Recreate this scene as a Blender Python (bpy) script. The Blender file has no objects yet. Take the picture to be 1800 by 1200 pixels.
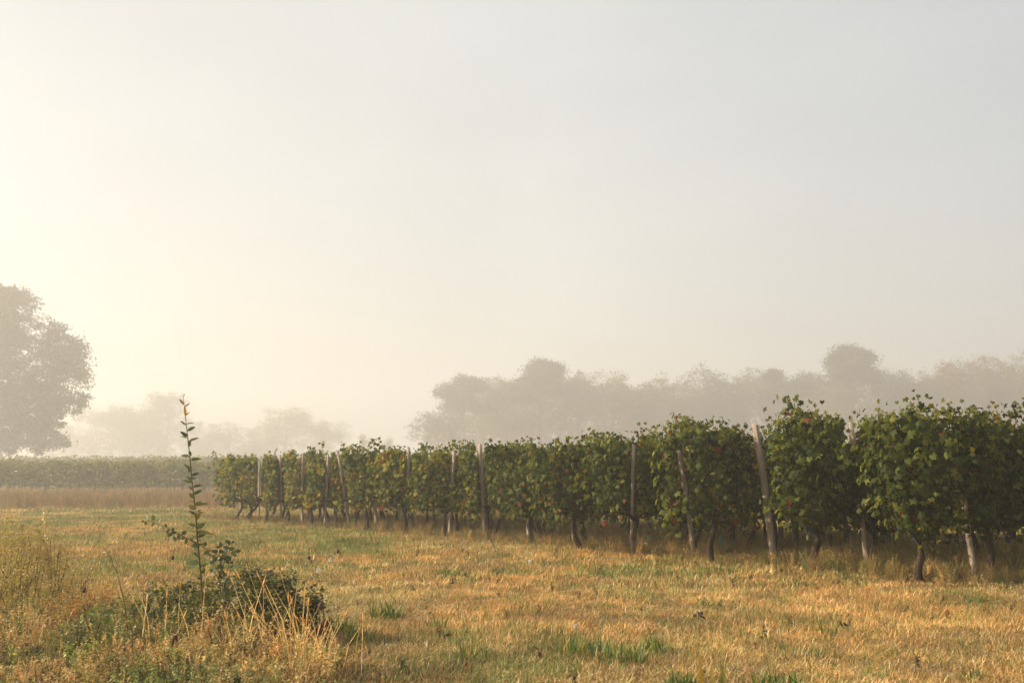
import bpy, math, random
import numpy as np
from mathutils import Vector, Matrix

rnd = random.Random(7)
rng = np.random.default_rng(7)
R = math.radians
scene = bpy.context.scene
C = scene.collection

# ------------------------------------------------------------------ camera
F = 2000.0; HOR = 843.0; EYE = 1.03
TILT = math.atan((HOR - 600) / F)
cam_d = bpy.data.cameras.new('camera')
cam = bpy.data.objects.new('camera', cam_d); C.objects.link(cam)
cam.location = (0, 0, EYE); cam.rotation_euler = (R(90) + TILT, 0, 0)
cam_d.sensor_width = 36; cam_d.lens = 36 * F / 1800
cam_d.clip_start = .05; cam_d.clip_end = 3000
cam_d.dof.use_dof = True; cam_d.dof.focus_distance = 10.5; cam_d.dof.aperture_fstop = 7.1
scene.camera = cam

# ------------------------------------------------------------------ sun and sky
SUN_AZ, SUN_EL = 85.0, 26.0          # degrees left of the view, height
sdir = Vector((-math.sin(R(SUN_AZ)) * math.cos(R(SUN_EL)), math.cos(R(SUN_AZ)) * math.cos(R(SUN_EL)), math.sin(R(SUN_EL))))
sl = bpy.data.lights.new('sun', 'SUN'); sl.energy = 5.0; sl.angle = R(.6); sl.color = (1.0, .86, .66)
so = bpy.data.objects.new('sun', sl); C.objects.link(so)
so.rotation_euler = (-sdir).to_track_quat('-Z', 'Y').to_euler(); so.location = (-30, 20, 60)

SKY = .50
w = bpy.data.worlds.new('World'); scene.world = w; w.use_nodes = True
nt = w.node_tree; N = nt.nodes; L = nt.links; N.clear()
def nn(t, **k):
    n = N.new(t)
    for a, b in k.items(): setattr(n, a, b)
    return n
sky = nn('ShaderNodeTexSky', sky_type='NISHITA', sun_disc=False)
sky.sun_elevation = R(SUN_EL); sky.sun_rotation = R(-SUN_AZ); sky.dust_density = 5; sky.air_density = 1.0
bg1 = nn('ShaderNodeBackground'); bg1.inputs[1].default_value = .05; L.new(sky.outputs[0], bg1.inputs[0])
tc = nn('ShaderNodeTexCoord')
nrm = nn('ShaderNodeVectorMath', operation='NORMALIZE'); L.new(tc.outputs['Generated'], nrm.inputs[0])
dot = nn('ShaderNodeVectorMath', operation='DOT_PRODUCT'); L.new(nrm.outputs[0], dot.inputs[0]); dot.inputs[1].default_value = sdir
ramp = nn('ShaderNodeValToRGB')
mr = nn('ShaderNodeMapRange'); mr.inputs[1].default_value = -1; mr.inputs[2].default_value = 1
L.new(dot.outputs['Value'], mr.inputs[0])
noi = nn('ShaderNodeTexNoise'); noi.inputs['Scale'].default_value = 1.6; noi.inputs['Detail'].default_value = 3
mp = nn('ShaderNodeMapping'); mp.inputs['Scale'].default_value = (1, 1, 3.0); L.new(nrm.outputs[0], mp.inputs[0]); L.new(mp.outputs[0], noi.inputs['Vector'])
nadd = nn('ShaderNodeMath', operation='MULTIPLY_ADD'); L.new(noi.outputs[0], nadd.inputs[0]); nadd.inputs[1].default_value = .22; 
msub = nn('ShaderNodeMath', operation='SUBTRACT'); L.new(mr.outputs[0], msub.inputs[0]); msub.inputs[1].default_value = .11
L.new(msub.outputs[0], nadd.inputs[2]); L.new(nadd.outputs[0], ramp.inputs[0])
cr = ramp.color_ramp
cr.elements[0].position = 0.0; cr.elements[0].color = (.18, .20, .235, 1)
cr.elements[1].position = 1.0; cr.elements[1].color = (.60, .54, .46, 1)
for p, c in ((.25, (.25, .265, .285)), (.42, (.50, .50, .475)), (.60, (.665, .655, .585)), (.74, (.61, .59, .51)), (.88, (.45, .425, .36))):
    e = cr.elements.new(p); e.color = (*c, 1)
bg2 = nn('ShaderNodeBackground'); L.new(ramp.outputs[0], bg2.inputs[0])
n2 = nn('ShaderNodeTexNoise'); n2.inputs['Scale'].default_value = 2.2; n2.inputs['Detail'].default_value = 4; n2.inputs['Roughness'].default_value = .55; n2.inputs['Distortion'].default_value = .6
mp2 = nn('ShaderNodeMapping'); mp2.inputs['Scale'].default_value = (1, 1, 2.2); mp2.inputs['Rotation'].default_value = (.3, .2, .5); L.new(nrm.outputs[0], mp2.inputs[0]); L.new(mp2.outputs[0], n2.inputs['Vector'])
m2 = nn('ShaderNodeMapRange'); m2.inputs[1].default_value = .3; m2.inputs[2].default_value = .7; m2.inputs[3].default_value = SKY * .93; m2.inputs[4].default_value = SKY * 1.09
L.new(n2.outputs[0], m2.inputs[0]); L.new(m2.outputs[0], bg2.inputs[1])
add = nn('ShaderNodeAddShader'); L.new(bg1.outputs[0], add.inputs[0]); L.new(bg2.outputs[0], add.inputs[1])
wo = nn('ShaderNodeOutputWorld'); L.new(add.outputs[0], wo.inputs[0])

vs = scene.view_settings
scene.display_settings.display_device = 'sRGB'
vs.view_transform = 'Standard'; vs.look = 'None'; vs.gamma = 1; vs.use_curve_mapping = False
vs.exposure = 0.76
scene.render.engine = 'CYCLES'
cy = scene.cycles
cy.use_denoising = True; cy.max_bounces = 6; cy.diffuse_bounces = 3; cy.transmission_bounces = 3
cy.volume_bounces = 1; cy.transparent_max_bounces = 8; cy.sample_clamp_indirect = 6; cy.caustics_reflective = False; cy.caustics_refractive = False
HAZE = .0031

# ------------------------------------------------------------------ helpers
FW = Vector((0, math.cos(TILT), math.sin(TILT))); UPV = Vector((0, -math.sin(TILT), math.cos(TILT)))
def at(px, py, Y):
    """world point at distance Y for a spot measured on the photograph"""
    d = FW + Vector((1, 0, 0)) * ((px - 900) / F) + UPV * ((600 - py) / F)
    return Vector((0, 0, EYE)) + d * (Y / d.y)
def ss(a, b, x):
    t = np.clip((x - a) / (b - a), 0, 1); return t * t * (3 - 2 * t)
def gh(x, y):
    x = np.asarray(x, float); y = np.asarray(y, float)
    return (.025 * np.sin(x * .9 + 1.3) * np.cos(y * .7) + .02 * np.sin(x * .31 + y * .43)
            + 1.7 * ss(64, 112, y) + 1.2 * ss(112, 260, y))
def g(x, y): return float(gh(x, y))
def hash2(ix, iy, s):
    h = (ix.astype(np.int64) * 374761393 + iy.astype(np.int64) * 668265263 + s * 1442695041) & 0xffffffff
    h = ((h ^ (h >> 13)) * 1274126177) & 0xffffffff
    return ((h ^ (h >> 16)) & 0xffff) / 65535.0
def vnoise(x, y, s=0):
    ix = np.floor(x); iy = np.floor(y); fx = x - ix; fy = y - iy
    fx = fx * fx * (3 - 2 * fx); fy = fy * fy * (3 - 2 * fy)
    a = hash2(ix, iy, s); b = hash2(ix + 1, iy, s); c = hash2(ix, iy + 1, s); d = hash2(ix + 1, iy + 1, s)
    return (a * (1 - fx) + b * fx) * (1 - fy) + (c * (1 - fx) + d * fx) * fy
def fbm(x, y, s=0, o=3):
    v = 0; a = .5; t = 0
    for k in range(o):
        v = v + a * vnoise(x, y, s + k); t += a; a *= .5; x = x * 2.03 + 5.1; y = y * 2.03 + 1.7
    return v / t

def mesh(name, V, T, cols=None, mat=None, smooth=False):
    V = np.asarray(V, np.float32); T = np.asarray(T, np.int32)
    me = bpy.data.meshes.new(name)
    me.vertices.add(len(V)); me.vertices.foreach_set('co', V.ravel())
    k = T.shape[1]
    me.loops.add(T.size); me.loops.foreach_set('vertex_index', T.ravel())
    me.polygons.add(len(T)); me.polygons.foreach_set('loop_start', np.arange(0, T.size, k, dtype=np.int32))
    me.update(calc_edges=True)
    if smooth: me.polygons.foreach_set('use_smooth', np.ones(len(T), bool))
    if cols is not None:
        a = me.color_attributes.new('tint', 'FLOAT_COLOR', 'POINT')
        cc = np.ones((len(V), 4), np.float32); cc[:, :3] = cols
        a.data.foreach_set('color', cc.ravel())
    if mat: me.materials.append(mat)
    return me
def obj(name, me, parent=None, loc=None):
    o = bpy.data.objects.new(name, me); C.objects.link(o)
    if parent: o.parent = parent
    if loc is not None: o.location = loc
    return o
def tag(o, label=None, cat=None, group=None, kind=None):
    if label: o['label'] = label
    if cat: o['category'] = cat
    if group: o['group'] = group
    if kind: o['kind'] = kind
    return o
def empty(name, loc, rz=0):
    o = bpy.data.objects.new(name, None); C.objects.link(o); o.location = loc; o.rotation_euler = (0, 0, rz)
    o.empty_display_size = .1
    return o

class Geo:
    """collects triangles"""
    def __init__(s): s.V = []; s.T = []; s.C = []; s.n = 0
    def add(s, V, T, col):
        V = np.asarray(V, float); s.V.append(V); s.T.append(np.asarray(T, int) + s.n)
        c = np.empty((len(V), 3)); c[:] = col; s.C.append(c); s.n += len(V)
    def mesh(s, name, mat, smooth=False):
        return mesh(name, np.vstack(s.V), np.vstack(s.T), np.vstack(s.C), mat, smooth)
def tube(geo, pts, rad, col, sides=6, rough=0.0, cap=True):
    pts = [np.array(p, float) for p in pts]; n = len(pts)
    V = []
    prev = None
    for i in range(n):
        t = pts[min(i + 1, n - 1)] - pts[max(i - 1, 0)]; t = t / (np.linalg.norm(t) + 1e-9)
        ref = np.array([1., 0, 0]) if prev is None else prev
        if abs(ref @ t) > .95: ref = np.array([0., 1, 0])
        a = ref - t * (ref @ t); a /= np.linalg.norm(a); b = np.cross(t, a); prev = a
        r = rad[i] if hasattr(rad, '__len__') else rad
        for k in range(sides):
            an = 2 * math.pi * k / sides; rr = r * (1 + rough * (rnd.random() - .5) * 2)
            V.append(pts[i] + (a * math.cos(an) + b * math.sin(an)) * rr)
    T = []
    for i in range(n - 1):
        for k in range(sides):
            p = i * sides + k; q = i * sides + (k + 1) % sides
            T += [(p, q, q + sides), (p, q + sides, p + sides)]
    if cap:
        for k in range(1, sides - 1):
            T.append((0, k + 1, k)); T.append(((n - 1) * sides, (n - 1) * sides + k, (n - 1) * sides + k + 1))
    geo.add(V, T, col)
def norm(a): return a / (np.linalg.norm(a, axis=1, keepdims=True) + 1e-9)
def place(geo, tmpl, pos, nrm_, tip, size, cols, wid=None):
    """one copy of a small leaf or blade shape at every position"""
    tv, tf = tmpl; tv = np.asarray(tv, float); tf = np.asarray(tf, int)
    n = norm(nrm_); t = tip - n * np.sum(n * tip, 1, keepdims=True); t = norm(t); b = np.cross(n, t)
    size = np.asarray(size, float).reshape(-1, 1, 1)
    wd = 1.0 if wid is None else np.asarray(wid, float).reshape(-1, 1, 1)
    V = pos[:, None, :] + size * (tv[None, :, 0:1] * b[:, None, :] * wd + tv[None, :, 1:2] * t[:, None, :] + tv[None, :, 2:3] * n[:, None, :])
    k = len(tv); T = (tf[None] + (np.arange(len(pos)) * k)[:, None, None]).reshape(-1, 3)
    c = np.repeat(cols, k, axis=0)
    geo.add(V.reshape(-1, 3), T, c)
def mixc(a, b, t):
    t = np.asarray(t).reshape(-1, 1); return np.asarray(a) * (1 - t) + np.asarray(b) * t

def vine_leaf_template():
    pts = [(0, 0)]
    for an, r in ((-150, .42), (-118, .62), (-95, .40), (-62, .66), (-38, .44), (0, .78), (38, .44), (62, .66), (95, .40), (118, .62), (150, .42)):
        pts.append((math.sin(R(an)) * r, math.cos(R(an)) * r + .05))
    V = [(x, y, -.55 * (x * x) - .18 * y * y + (.07 if i % 2 else -.04)) for i, (x, y) in enumerate(pts)]
    V[0] = (0, 0, .05)
    T = [(0, i, i + 1) for i in range(1, len(pts) - 1)]
    return V, T
VL = vine_leaf_template()
VL_LOW = ([(0, -.25, 0), (-.55, -.2, -.12), (-.5, .35, -.14), (0, .75, -.1), (.5, .35, -.14), (.55, -.2, -.12)],
          [(0, 2, 1), (0, 3, 2), (0, 4, 3), (0, 5, 4)])
CARD = ([(-.5, -.3, 0), (.4, -.45, .1), (.5, .35, -.1), (-.3, .5, .12)], [(0, 1, 2), (0, 2, 3)])
LANCE = ([(0, 0, 0), (-.11, .3, .03), (0, .34, -.02), (.11, .3, .03), (-.09, .68, -.02), (0, .7, -.06), (.09, .68, -.02), (0, 1, -.14)],
         [(0, 2, 1), (0, 3, 2), (1, 2, 5), (1, 5, 4), (2, 3, 6), (2, 6, 5), (4, 5, 7), (5, 6, 7)])
OVAL = ([(0, 0, 0), (-.3, .3, .05), (-.33, .6, .04), (0, 1, -.08), (.33, .6, .04), (.3, .3, .05), (0, .5, -.03)],
        [(0, 6, 1), (1, 6, 2), (2, 6, 3), (3, 6, 4), (4, 6, 5), (5, 6, 0)])
BLADE = ([(-.5, 0, 0), (.5, 0, 0), (-.38, .5, .06), (.38, .5, .06), (0, 1, .28)], [(0, 1, 3), (0, 3, 2), (2, 3, 4)])

# ------------------------------------------------------------------ materials
def base_mat(name):
    m = bpy.data.materials.new(name); m.use_nodes = True
    t = m.node_tree; t.nodes.clear(); return m, t.nodes, t.links
def leaf_mat(name, trans=.35, rough=.5, instancer=False, tcol=(1.6, 1.5, .5), spec=.4, nscale=40):
    m, n, l = base_mat(name)
    at_ = n.new('ShaderNodeAttribute'); at_.attribute_name = 'tint'
    col = at_.outputs['Color']
    if instancer:
        a2 = n.new('ShaderNodeAttribute'); a2.attribute_type = 'INSTANCER'; a2.attribute_name = 'ptint'
        mu = n.new('ShaderNodeMix'); mu.data_type = 'RGBA'; mu.blend_type = 'MULTIPLY'; mu.inputs[0].default_value = 1
        l.new(col, mu.inputs[6]); l.new(a2.outputs['Color'], mu.inputs[7]); col = mu.outputs[2]
    tcn = n.new('ShaderNodeTexCoord'); nz = n.new('ShaderNodeTexNoise'); nz.inputs['Scale'].default_value = nscale; nz.inputs['Detail'].default_value = 2
    l.new(tcn.outputs['Object'], nz.inputs['Vector'])
    mrn = n.new('ShaderNodeMapRange'); mrn.inputs[3].default_value = .7; mrn.inputs[4].default_value = 1.3; l.new(nz.outputs[0], mrn.inputs[0])
    vm = n.new('ShaderNodeVectorMath'); vm.operation = 'SCALE'; l.new(col, vm.inputs[0]); l.new(mrn.outputs[0], vm.inputs['Scale']); col = vm.outputs[0]
    p = n.new('ShaderNodeBsdfPrincipled'); p.inputs['Roughness'].default_value = rough; p.inputs['Specular IOR Level'].default_value = spec
    l.new(col, p.inputs['Base Color'])
    tr = n.new('ShaderNodeBsdfTranslucent'); v2 = n.new('ShaderNodeVectorMath'); v2.operation = 'MULTIPLY'; v2.inputs[1].default_value = tcol
    l.new(col, v2.inputs[0]); l.new(v2.outputs[0], tr.inputs[0])
    mx = n.new('ShaderNodeMixShader'); mx.inputs[0].default_value = trans; l.new(p.outputs[0], mx.inputs[1]); l.new(tr.outputs[0], mx.inputs[2])
    o = n.new('ShaderNodeOutputMaterial'); l.new(mx.outputs[0], o.inputs[0])
    return m
def wood_mat(name, c1, c2, scale=(30, 30, 3), rough=.85, bump=.6):
    m, n, l = base_mat(name)
    tcn = n.new('ShaderNodeTexCoord'); mp_ = n.new('ShaderNodeMapping'); mp_.inputs['Scale'].default_value = scale; l.new(tcn.outputs['Object'], mp_.inputs[0])
    nz = n.new('ShaderNodeTexNoise'); nz.inputs['Scale'].default_value = 1; nz.inputs['Detail'].default_value = 6; nz.inputs['Roughness'].default_value = .65
    l.new(mp_.outputs[0], nz.inputs['Vector'])
    rp = n.new('ShaderNodeValToRGB'); rp.color_ramp.elements[0].position = .3; rp.color_ramp.elements[1].position = .72
    rp.color_ramp.elements[0].color = (*c1, 1); rp.color_ramp.elements[1].color = (*c2, 1); l.new(nz.outputs[0], rp.inputs[0])
    p = n.new('ShaderNodeBsdfPrincipled'); p.inputs['Roughness'].default_value = rough; p.inputs['Specular IOR Level'].default_value = .2
    l.new(rp.outputs[0], p.inputs['Base Color'])
    b = n.new('ShaderNodeBump'); b.inputs['Strength'].default_value = bump; b.inputs['Distance'].default_value = .01; l.new(nz.outputs[0], b.inputs['Height']); l.new(b.outputs[0], p.inputs['Normal'])
    o = n.new('ShaderNodeOutputMaterial'); l.new(p.outputs[0], o.inputs[0])
    return m
M_vine = leaf_mat('vine_leaf', .30, .6, tcol=(2.6, 2.1, .45), spec=.10)
M_tree = leaf_mat('tree_leaf', .25, .6, nscale=.6, spec=.2)
M_weed = leaf_mat('weed_leaf', .35, .5, spec=.35)
M_grass = leaf_mat('grass_blade', .25, .5, instancer=True, tcol=(1.35, 1.25, .8), spec=.3)
M_iweed = leaf_mat('weed_scatter', .25, .45, instancer=True, tcol=(1.4, 1.3, .7), spec=.3)
M_post = wood_mat('weathered_wood', (.17, .13, .095), (.50, .40, .30), (35, 35, 2.5))
M_bark = wood_mat('vine_bark', (.018, .012, .008), (.07, .045, .028), (40, 40, 12), bump=1)
M_tbark = wood_mat('tree_bark', (.06, .045, .035), (.16, .12, .09), (3, 3, 1))
def plain(name, col, rough=.5, metal=0):
    m, n, l = base_mat(name)
    p = n.new('ShaderNodeBsdfPrincipled'); p.inputs['Roughness'].default_value = rough; p.inputs['Metallic'].default_value = metal
    tcn = n.new('ShaderNodeTexCoord'); nz = n.new('ShaderNodeTexNoise'); nz.inputs['Scale'].default_value = 60; l.new(tcn.outputs['Object'], nz.inputs['Vector'])
    rp = n.new('ShaderNodeValToRGB'); rp.color_ramp.elements[0].color = (*[c * .6 for c in col], 1); rp.color_ramp.elements[1].color = (*[min(1, c * 1.35) for c in col], 1)
    l.new(nz.outputs[0], rp.inputs[0]); l.new(rp.outputs[0], p.inputs['Base Color'])
    o = n.new('ShaderNodeOutputMaterial'); l.new(p.outputs[0], o.inputs[0]); return m
M_wire = plain('steel_wire', (.35, .34, .33), .4, .8)
M_grape = plain('grape_skin', (.02, .018, .05), .35)
M_teasel = plain('teasel_head', (.085, .042, .02), .8)
M_stem = plain('dry_stem', (.42, .24, .10), .7)
M_white = plain('seed_fluff', (.75, .72, .66), .9)
M_teal = plain('teal_netting', (.06, .22, .22), .6)

# ------------------------------------------------------------------ ground
def field_green(x, y):
    """0 dry straw .. 1 green, where the meadow itself is green"""
    a = fbm(x * .45 + 3, y * .30, 11, 3); b = fbm(x * 1.7, y * 1.3, 21, 2)
    far = ss(14, 30, y) * .10 * ss(0, -6, x)
    left = .12 * ss(-.5, -3.0, x + 0 * y) * ss(7, 12, y)
    return np.clip((a * .55 + b * .45 + far * .4 + left * .6 - .50) * 3.4, 0, 1)
def axis(lo, hi, fine_lo, fine_hi, step, grow=1.12):
    a = list(np.arange(fine_lo, fine_hi, step)); s = step; v = fine_hi
    while v < hi: a.append(v); s *= grow; v += s
    a.append(hi); s = step; v = fine_lo - step; pre = []
    while v > lo: pre.append(v); s *= grow; v -= s
    pre.append(lo); return np.array(pre[::-1] + a)
gx = axis(-340, 340, -10, 10, .25); gy = axis(-20, 520, 3, 30, .25, 1.06)
X, Y = np.meshgrid(gx, gy); X = X.ravel(); Y = Y.ravel()
Z = gh(X, Y) + .03 * (fbm(X * 2.2, Y * 2.2, 3, 3) - .5) * (Y < 60) - .006
nx = len(gx); ny = len(gy)
ii, jj = np.meshgrid(np.arange(nx - 1), np.arange(ny - 1)); p0 = (jj * nx + ii).ravel()
Q = np.stack([p0, p0 + 1, p0 + nx + 1, p0 + nx], 1)
gr = field_green(X, Y)
gc = mixc((.27, .18, .08), (.10, .10, .035), gr)
m, n, l = base_mat('meadow_soil')
a_ = n.new('ShaderNodeAttribute'); a_.attribute_name = 'tint'
tcn = n.new('ShaderNodeTexCoord'); nz = n.new('ShaderNodeTexNoise'); nz.inputs['Scale'].default_value = 9; nz.inputs['Detail'].default_value = 8; nz.inputs['Roughness'].default_value = .75
l.new(tcn.outputs['Object'], nz.inputs['Vector'])
mrn = n.new('ShaderNodeMapRange'); mrn.inputs[1].default_value = .3; mrn.inputs[2].default_value = .7; mrn.inputs[3].default_value = .35; mrn.inputs[4].default_value = 1.4; l.new(nz.outputs[0], mrn.inputs[0])
vm = n.new('ShaderNodeVectorMath'); vm.operation = 'SCALE'; l.new(a_.outputs['Color'], vm.inputs[0]); l.new(mrn.outputs[0], vm.inputs['Scale'])
p = n.new('ShaderNodeBsdfPrincipled'); p.inputs['Roughness'].default_value = .95; p.inputs['Specular IOR Level'].default_value = .1; l.new(vm.outputs[0], p.inputs['Base Color'])
bp = n.new('ShaderNodeBump'); bp.inputs['Strength'].default_value = 1; bp.inputs['Distance'].default_value = .05; l.new(nz.outputs[0], bp.inputs['Height']); l.new(bp.outputs[0], p.inputs['Normal'])
o_ = n.new('ShaderNodeOutputMaterial'); l.new(p.outputs[0], o_.inputs[0])
tag(obj('ground', mesh('ground', np.stack([X, Y, Z], 1), Q, gc, m, True)), 'gently rising meadow ground under dry straw coloured grass', kind='structure')

# ------------------------------------------------------------------ far trees
DARK = np.array((.040, .052, .020)); OLIVE = np.array((.13, .12, .038)); RUST = np.array((.18, .11, .05))
def build_tree(name, px, top, Y, wpx, kind, label, col=DARK, low=None, dens=1.0, group=None, cat='tree', seed=0):
    """px, top, wpx: where its crown tops out and how wide it is; Y: distance in metres"""
    r = np.random.default_rng(1000 + seed); rr = random.Random(1000 + seed)
    tp = at(px, top, Y); zb = g(tp.x, Y); H = tp.z - zb; W = wpx / F * Y * (1.5 if kind == 'round' else 1.12)
    root = empty(name, (tp.x, Y, zb - .05)); tag(root, label, cat, group)
    tg = Geo(); cg = Geo()
    lobes = []
    if kind == 'pine':      # tall bare trunk, flat spreading head
        base = H * (.54 if low is None else low * .82)
        for k in range(11):
            a = rr.uniform(0, 6.28); q = math.sqrt(rr.random())
            lobes.append((math.cos(a) * q * W * .36, math.sin(a) * q * W * .36, rr.uniform(base + .10 * (H - base), H - .2 * (H - base) - q * .1 * H), W * rr.uniform(.15, .24), (H - base) * rr.uniform(.18, .3)))
        lobes.append((0, 0, H - (H - base) * .26, W * .26, (H - base) * .26))
        lobes.append((W * .2, 0, H - (H - base) * .28, W * .2, (H - base) * .22))
    elif kind == 'round':   # crown right down to the ground, domed
        base = H * (.10 if low is None else low)
        for k in range(26):
            a = rr.uniform(0, 6.28); t = rr.random() ** .8; z = base + (H - base) * (.12 + .76 * t)
            q = math.sqrt(max(.05, 1 - ((t - .3) / .85) ** 4)) * rr.uniform(.3, 1)
            lobes.append((math.cos(a) * q * W * .34, math.sin(a) * q * W * .34, z, W * rr.uniform(.15, .25), (H - base) * rr.uniform(.12, .19)))
        lobes.append((0, 0, H * .88, W * .16, H * .12)); lobes.append((0, 0, H * .5, W * .3, H * .3))
    else:                   # 'spiky' thin airy sapling like crown
        base = H * .1
        for k in range(12):
            a = rr.uniform(0, 6.28); q = rr.random()
            lobes.append((math.cos(a) * q * W * .4, math.sin(a) * q * W * .3, H * rr.uniform(.25, .9) * (1 - .3 * q), W * .10, H * .11))
    # trunk and limbs
    lean = rr.uniform(-.03, .03) * H
    tr0 = max(.12, H * .018)
    tk = [(lean * t * t, 0, H * .8 * t) for t in np.linspace(0, 1, 7)]
    tube(tg, tk, [tr0 * (1 - .8 * t) for t in np.linspace(0, 1, 7)], (1, 1, 1), 7, .12)
    for lb in lobes:
        h0 = max(.25 * H, min(lb[2] * .72, H * .7)); s = np.array((lean * (h0 / H / .8) ** 2, 0, h0)); e = np.array(lb[:3])
        mid = (s + e) / 2 + np.array((0, 0, -.04 * H * rr.random()))
        tube(tg, [s, mid, e], [tr0 * .42, tr0 * .28, tr0 * .1], (1, 1, 1), 5, .1, False)
    obj('trunk', tg.mesh('trunk', M_tbark, True), root)
    LS = np.array(lobes)
    nclu = int(560 * dens * (1 if kind != 'spiky' else .25)); per = 30
    wgt = LS[:, 3] ** 2 * (.6 + LS[:, 2] / H); li = r.choice(len(LS), nclu, p=wgt / wgt.sum())
    d = norm(r.normal(size=(nclu, 3))); rad = r.random((nclu, 1)) ** .5 * .75 + .22
    d[:, 2] = np.where(kind == 'pine', np.abs(d[:, 2]) * 1.0 - .25, d[:, 2])
    cc = LS[li, :3] + d * rad * np.stack([LS[li, 3], LS[li, 3], LS[li, 4]], 1)
    kk = fbm(cc[:, 0] * .22 + seed * 3.1, cc[:, 2] * .22 + cc[:, 1] * .05, 8 + seed, 3) > {'round': .33, 'pine': .25, 'spiky': 0}[kind]; cc = cc[kk]; nclu = len(cc)
    crad = (.028 * H + .012 * W) * r.uniform(.5, 1.5, nclu)
    off = r.normal(size=(nclu, per, 3)) * .62 * crad[:, None, None] * np.array((1.2, 1.2, .75))
    pos = (cc[:, None, :] + off).reshape(-1, 3)
    keep = (pos[:, 2] > .2); pos = pos[keep]
    N_ = len(pos)
    lum = np.repeat(r.uniform(.65, 1.4, nclu), per)[keep] * r.uniform(.7, 1.3, N_)
    hue = np.repeat(r.random(nclu), per)[keep][:, None]
    cols = (col * (1 - .3 * hue) + OLIVE * .3 * hue) * lum[:, None]
    leaf = (.0115 * H + .05) * r.uniform(.6, 1.3, N_)
    place(cg, CARD, pos, r.normal(size=(N_, 3)) + (0, 0, .5), r.normal(size=(N_, 3)), leaf, cols, r.uniform(.4, 1, N_))
    obj('crown', cg.mesh('crown', M_tree), root)
    return root

tree_no = 0
def trees(rows, Y, group):
    global tree_no
    for (px, top, wpx, kind, col, low, dens, dy, label) in rows:
        tree_no += 1
        nm = {'pine': 'pine_tree', 'round': 'broadleaf_tree', 'spiky': 'shrub'}[kind]
        build_tree(nm, px, top, Y + dy, wpx, kind, label, col, low, dens, group, 'pine' if kind == 'pine' else ('shrub' if kind == 'spiky' else 'tree'), tree_no)
# the wood behind the vineyard, from left to right
trees([
 (765, 722, 84, 'round', DARK, .05, 1.0, -8, 'low dark hazy tree at the left tip of the wood, below the leaning pine'),
 (818, 652, 112, 'pine', DARK, .58, 1.1, 0, 'pine with open flat head at the left end of the hazy wood'),
 (890, 664, 110, 'round', OLIVE, .05, 1.5, 6, 'yellowish olive tree between the first two flat topped pines'),
 (950, 626, 100, 'pine', DARK, .66, 1.3, 0, 'flat topped pine rising over the left half of the wood'),
 (1018, 652, 86, 'round', DARK, .05, 1.2, 10, 'rounded tree just right of the second flat topped pine'),
 (1078, 657, 92, 'round', OLIVE, .04, 1.2, 4, 'rounded olive tree right of the gap of sky low in the wood'),
 (1130, 668, 66, 'round', DARK, .05, 1.0, 12, 'lowest rounded tree in the dip of the wood skyline'),
 (1182, 660, 76, 'round', OLIVE, .05, 1.1, 2, 'tree with a spiky top just before the skyline rises again'),
 (1245, 643, 98, 'round', DARK, .12, 1.2, 6, 'broad tree over the speckled sky gap in the middle of the wood'),
 (1300, 652, 66, 'round', DARK, .12, 1.0, 14, 'narrow tree left of the small lone pine tip'),
 (1356, 642, 46, 'pine', DARK, .70, .7, 0, 'small thin pine tip poking out left of the tallest pine'),
 (1345, 662, 80, 'round', OLIVE, .05, 1.1, 8, 'olive tree standing under the small thin pine tip'),
 (1405, 638, 84, 'round', DARK, .05, 1.2, 3, 'dense tree touching the left side of the tallest pine'),
 (1488, 600, 112, 'pine', DARK, .62, 1.7, 0, 'tallest pine of the wood with a broad blocky head'),
 (1490, 668, 120, 'round', OLIVE, .05, 1.4, -6, 'olive tree filling the space beneath the tallest pine'),
 (1560, 650, 66, 'round', DARK, .05, 1.0, 5, 'low tree on the right shoulder of the tallest pine'),
 (1602, 640, 56, 'round', DARK, .05, 1.0, 9, 'pointed tree beside the notch in the right of the skyline'),
 (1668, 634, 92, 'round', RUST * .8, .05, 1.3, -4, 'rusty brown broadleaf tree right of the skyline notch'),
 (1738, 622, 82, 'round', RUST * .7, .05, 1.2, 4, 'brownish tree second from the right edge of the wood'),
 (1797, 612, 92, 'round', OLIVE, .05, 1.3, -3, 'tree at the right edge of the wood, top cut by the frame'),
], 285, 'trees of the hazy wood behind the vineyard')
trees([
 (200, 711, 110, 'round', DARK, .0, 1.6, 0, 'broad smooth domed tree beside the big tree, faint in the fog'),
 (255, 722, 90, 'round', DARK, .0, 1.3, 8, 'faint low tree filling between the dome and the taller tree'),
 (295, 692, 72, 'round', DARK, .0, 1.2, -5, 'tallest faint tree of the far foggy wood, behind the sapling'),
 (352, 738, 80, 'round', DARK, .0, 1.2, 4, 'faint low tree right of the sapling tip'),
 (405, 740, 76, 'round', DARK, .0, 1.2, -3, 'faint ragged tree above the first leaning posts'),
 (452, 748, 66, 'round', DARK, .0, 1.0, 6, 'faintest low tree in the dip of the far foggy wood'),
 (505, 717, 78, 'round', OLIVE, .0, 1.2, -6, 'faint tree with open branching top in the far foggy wood'),
 (566, 738, 90, 'round', OLIVE, .0, 1.2, 0, 'faint tree ending the far foggy wood on its right'),
 (95, 745, 140, 'round', DARK, .0, 1.3, 10, 'faint tree mostly behind the big tree at the left edge'),
], 390, 'trees of the far foggy wood on the left')
trees([
 (640, 754, 50, 'spiky', OLIVE, .0, 1.0, 0, 'wispy shrub in the sky gap between the two woods, left one'),
 (682, 764, 56, 'spiky', OLIVE, .0, 1.0, 12, 'wispy shrub in the sky gap between the two woods, right one'),
], 300, 'wispy shrubs in the gap between the woods')
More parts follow.
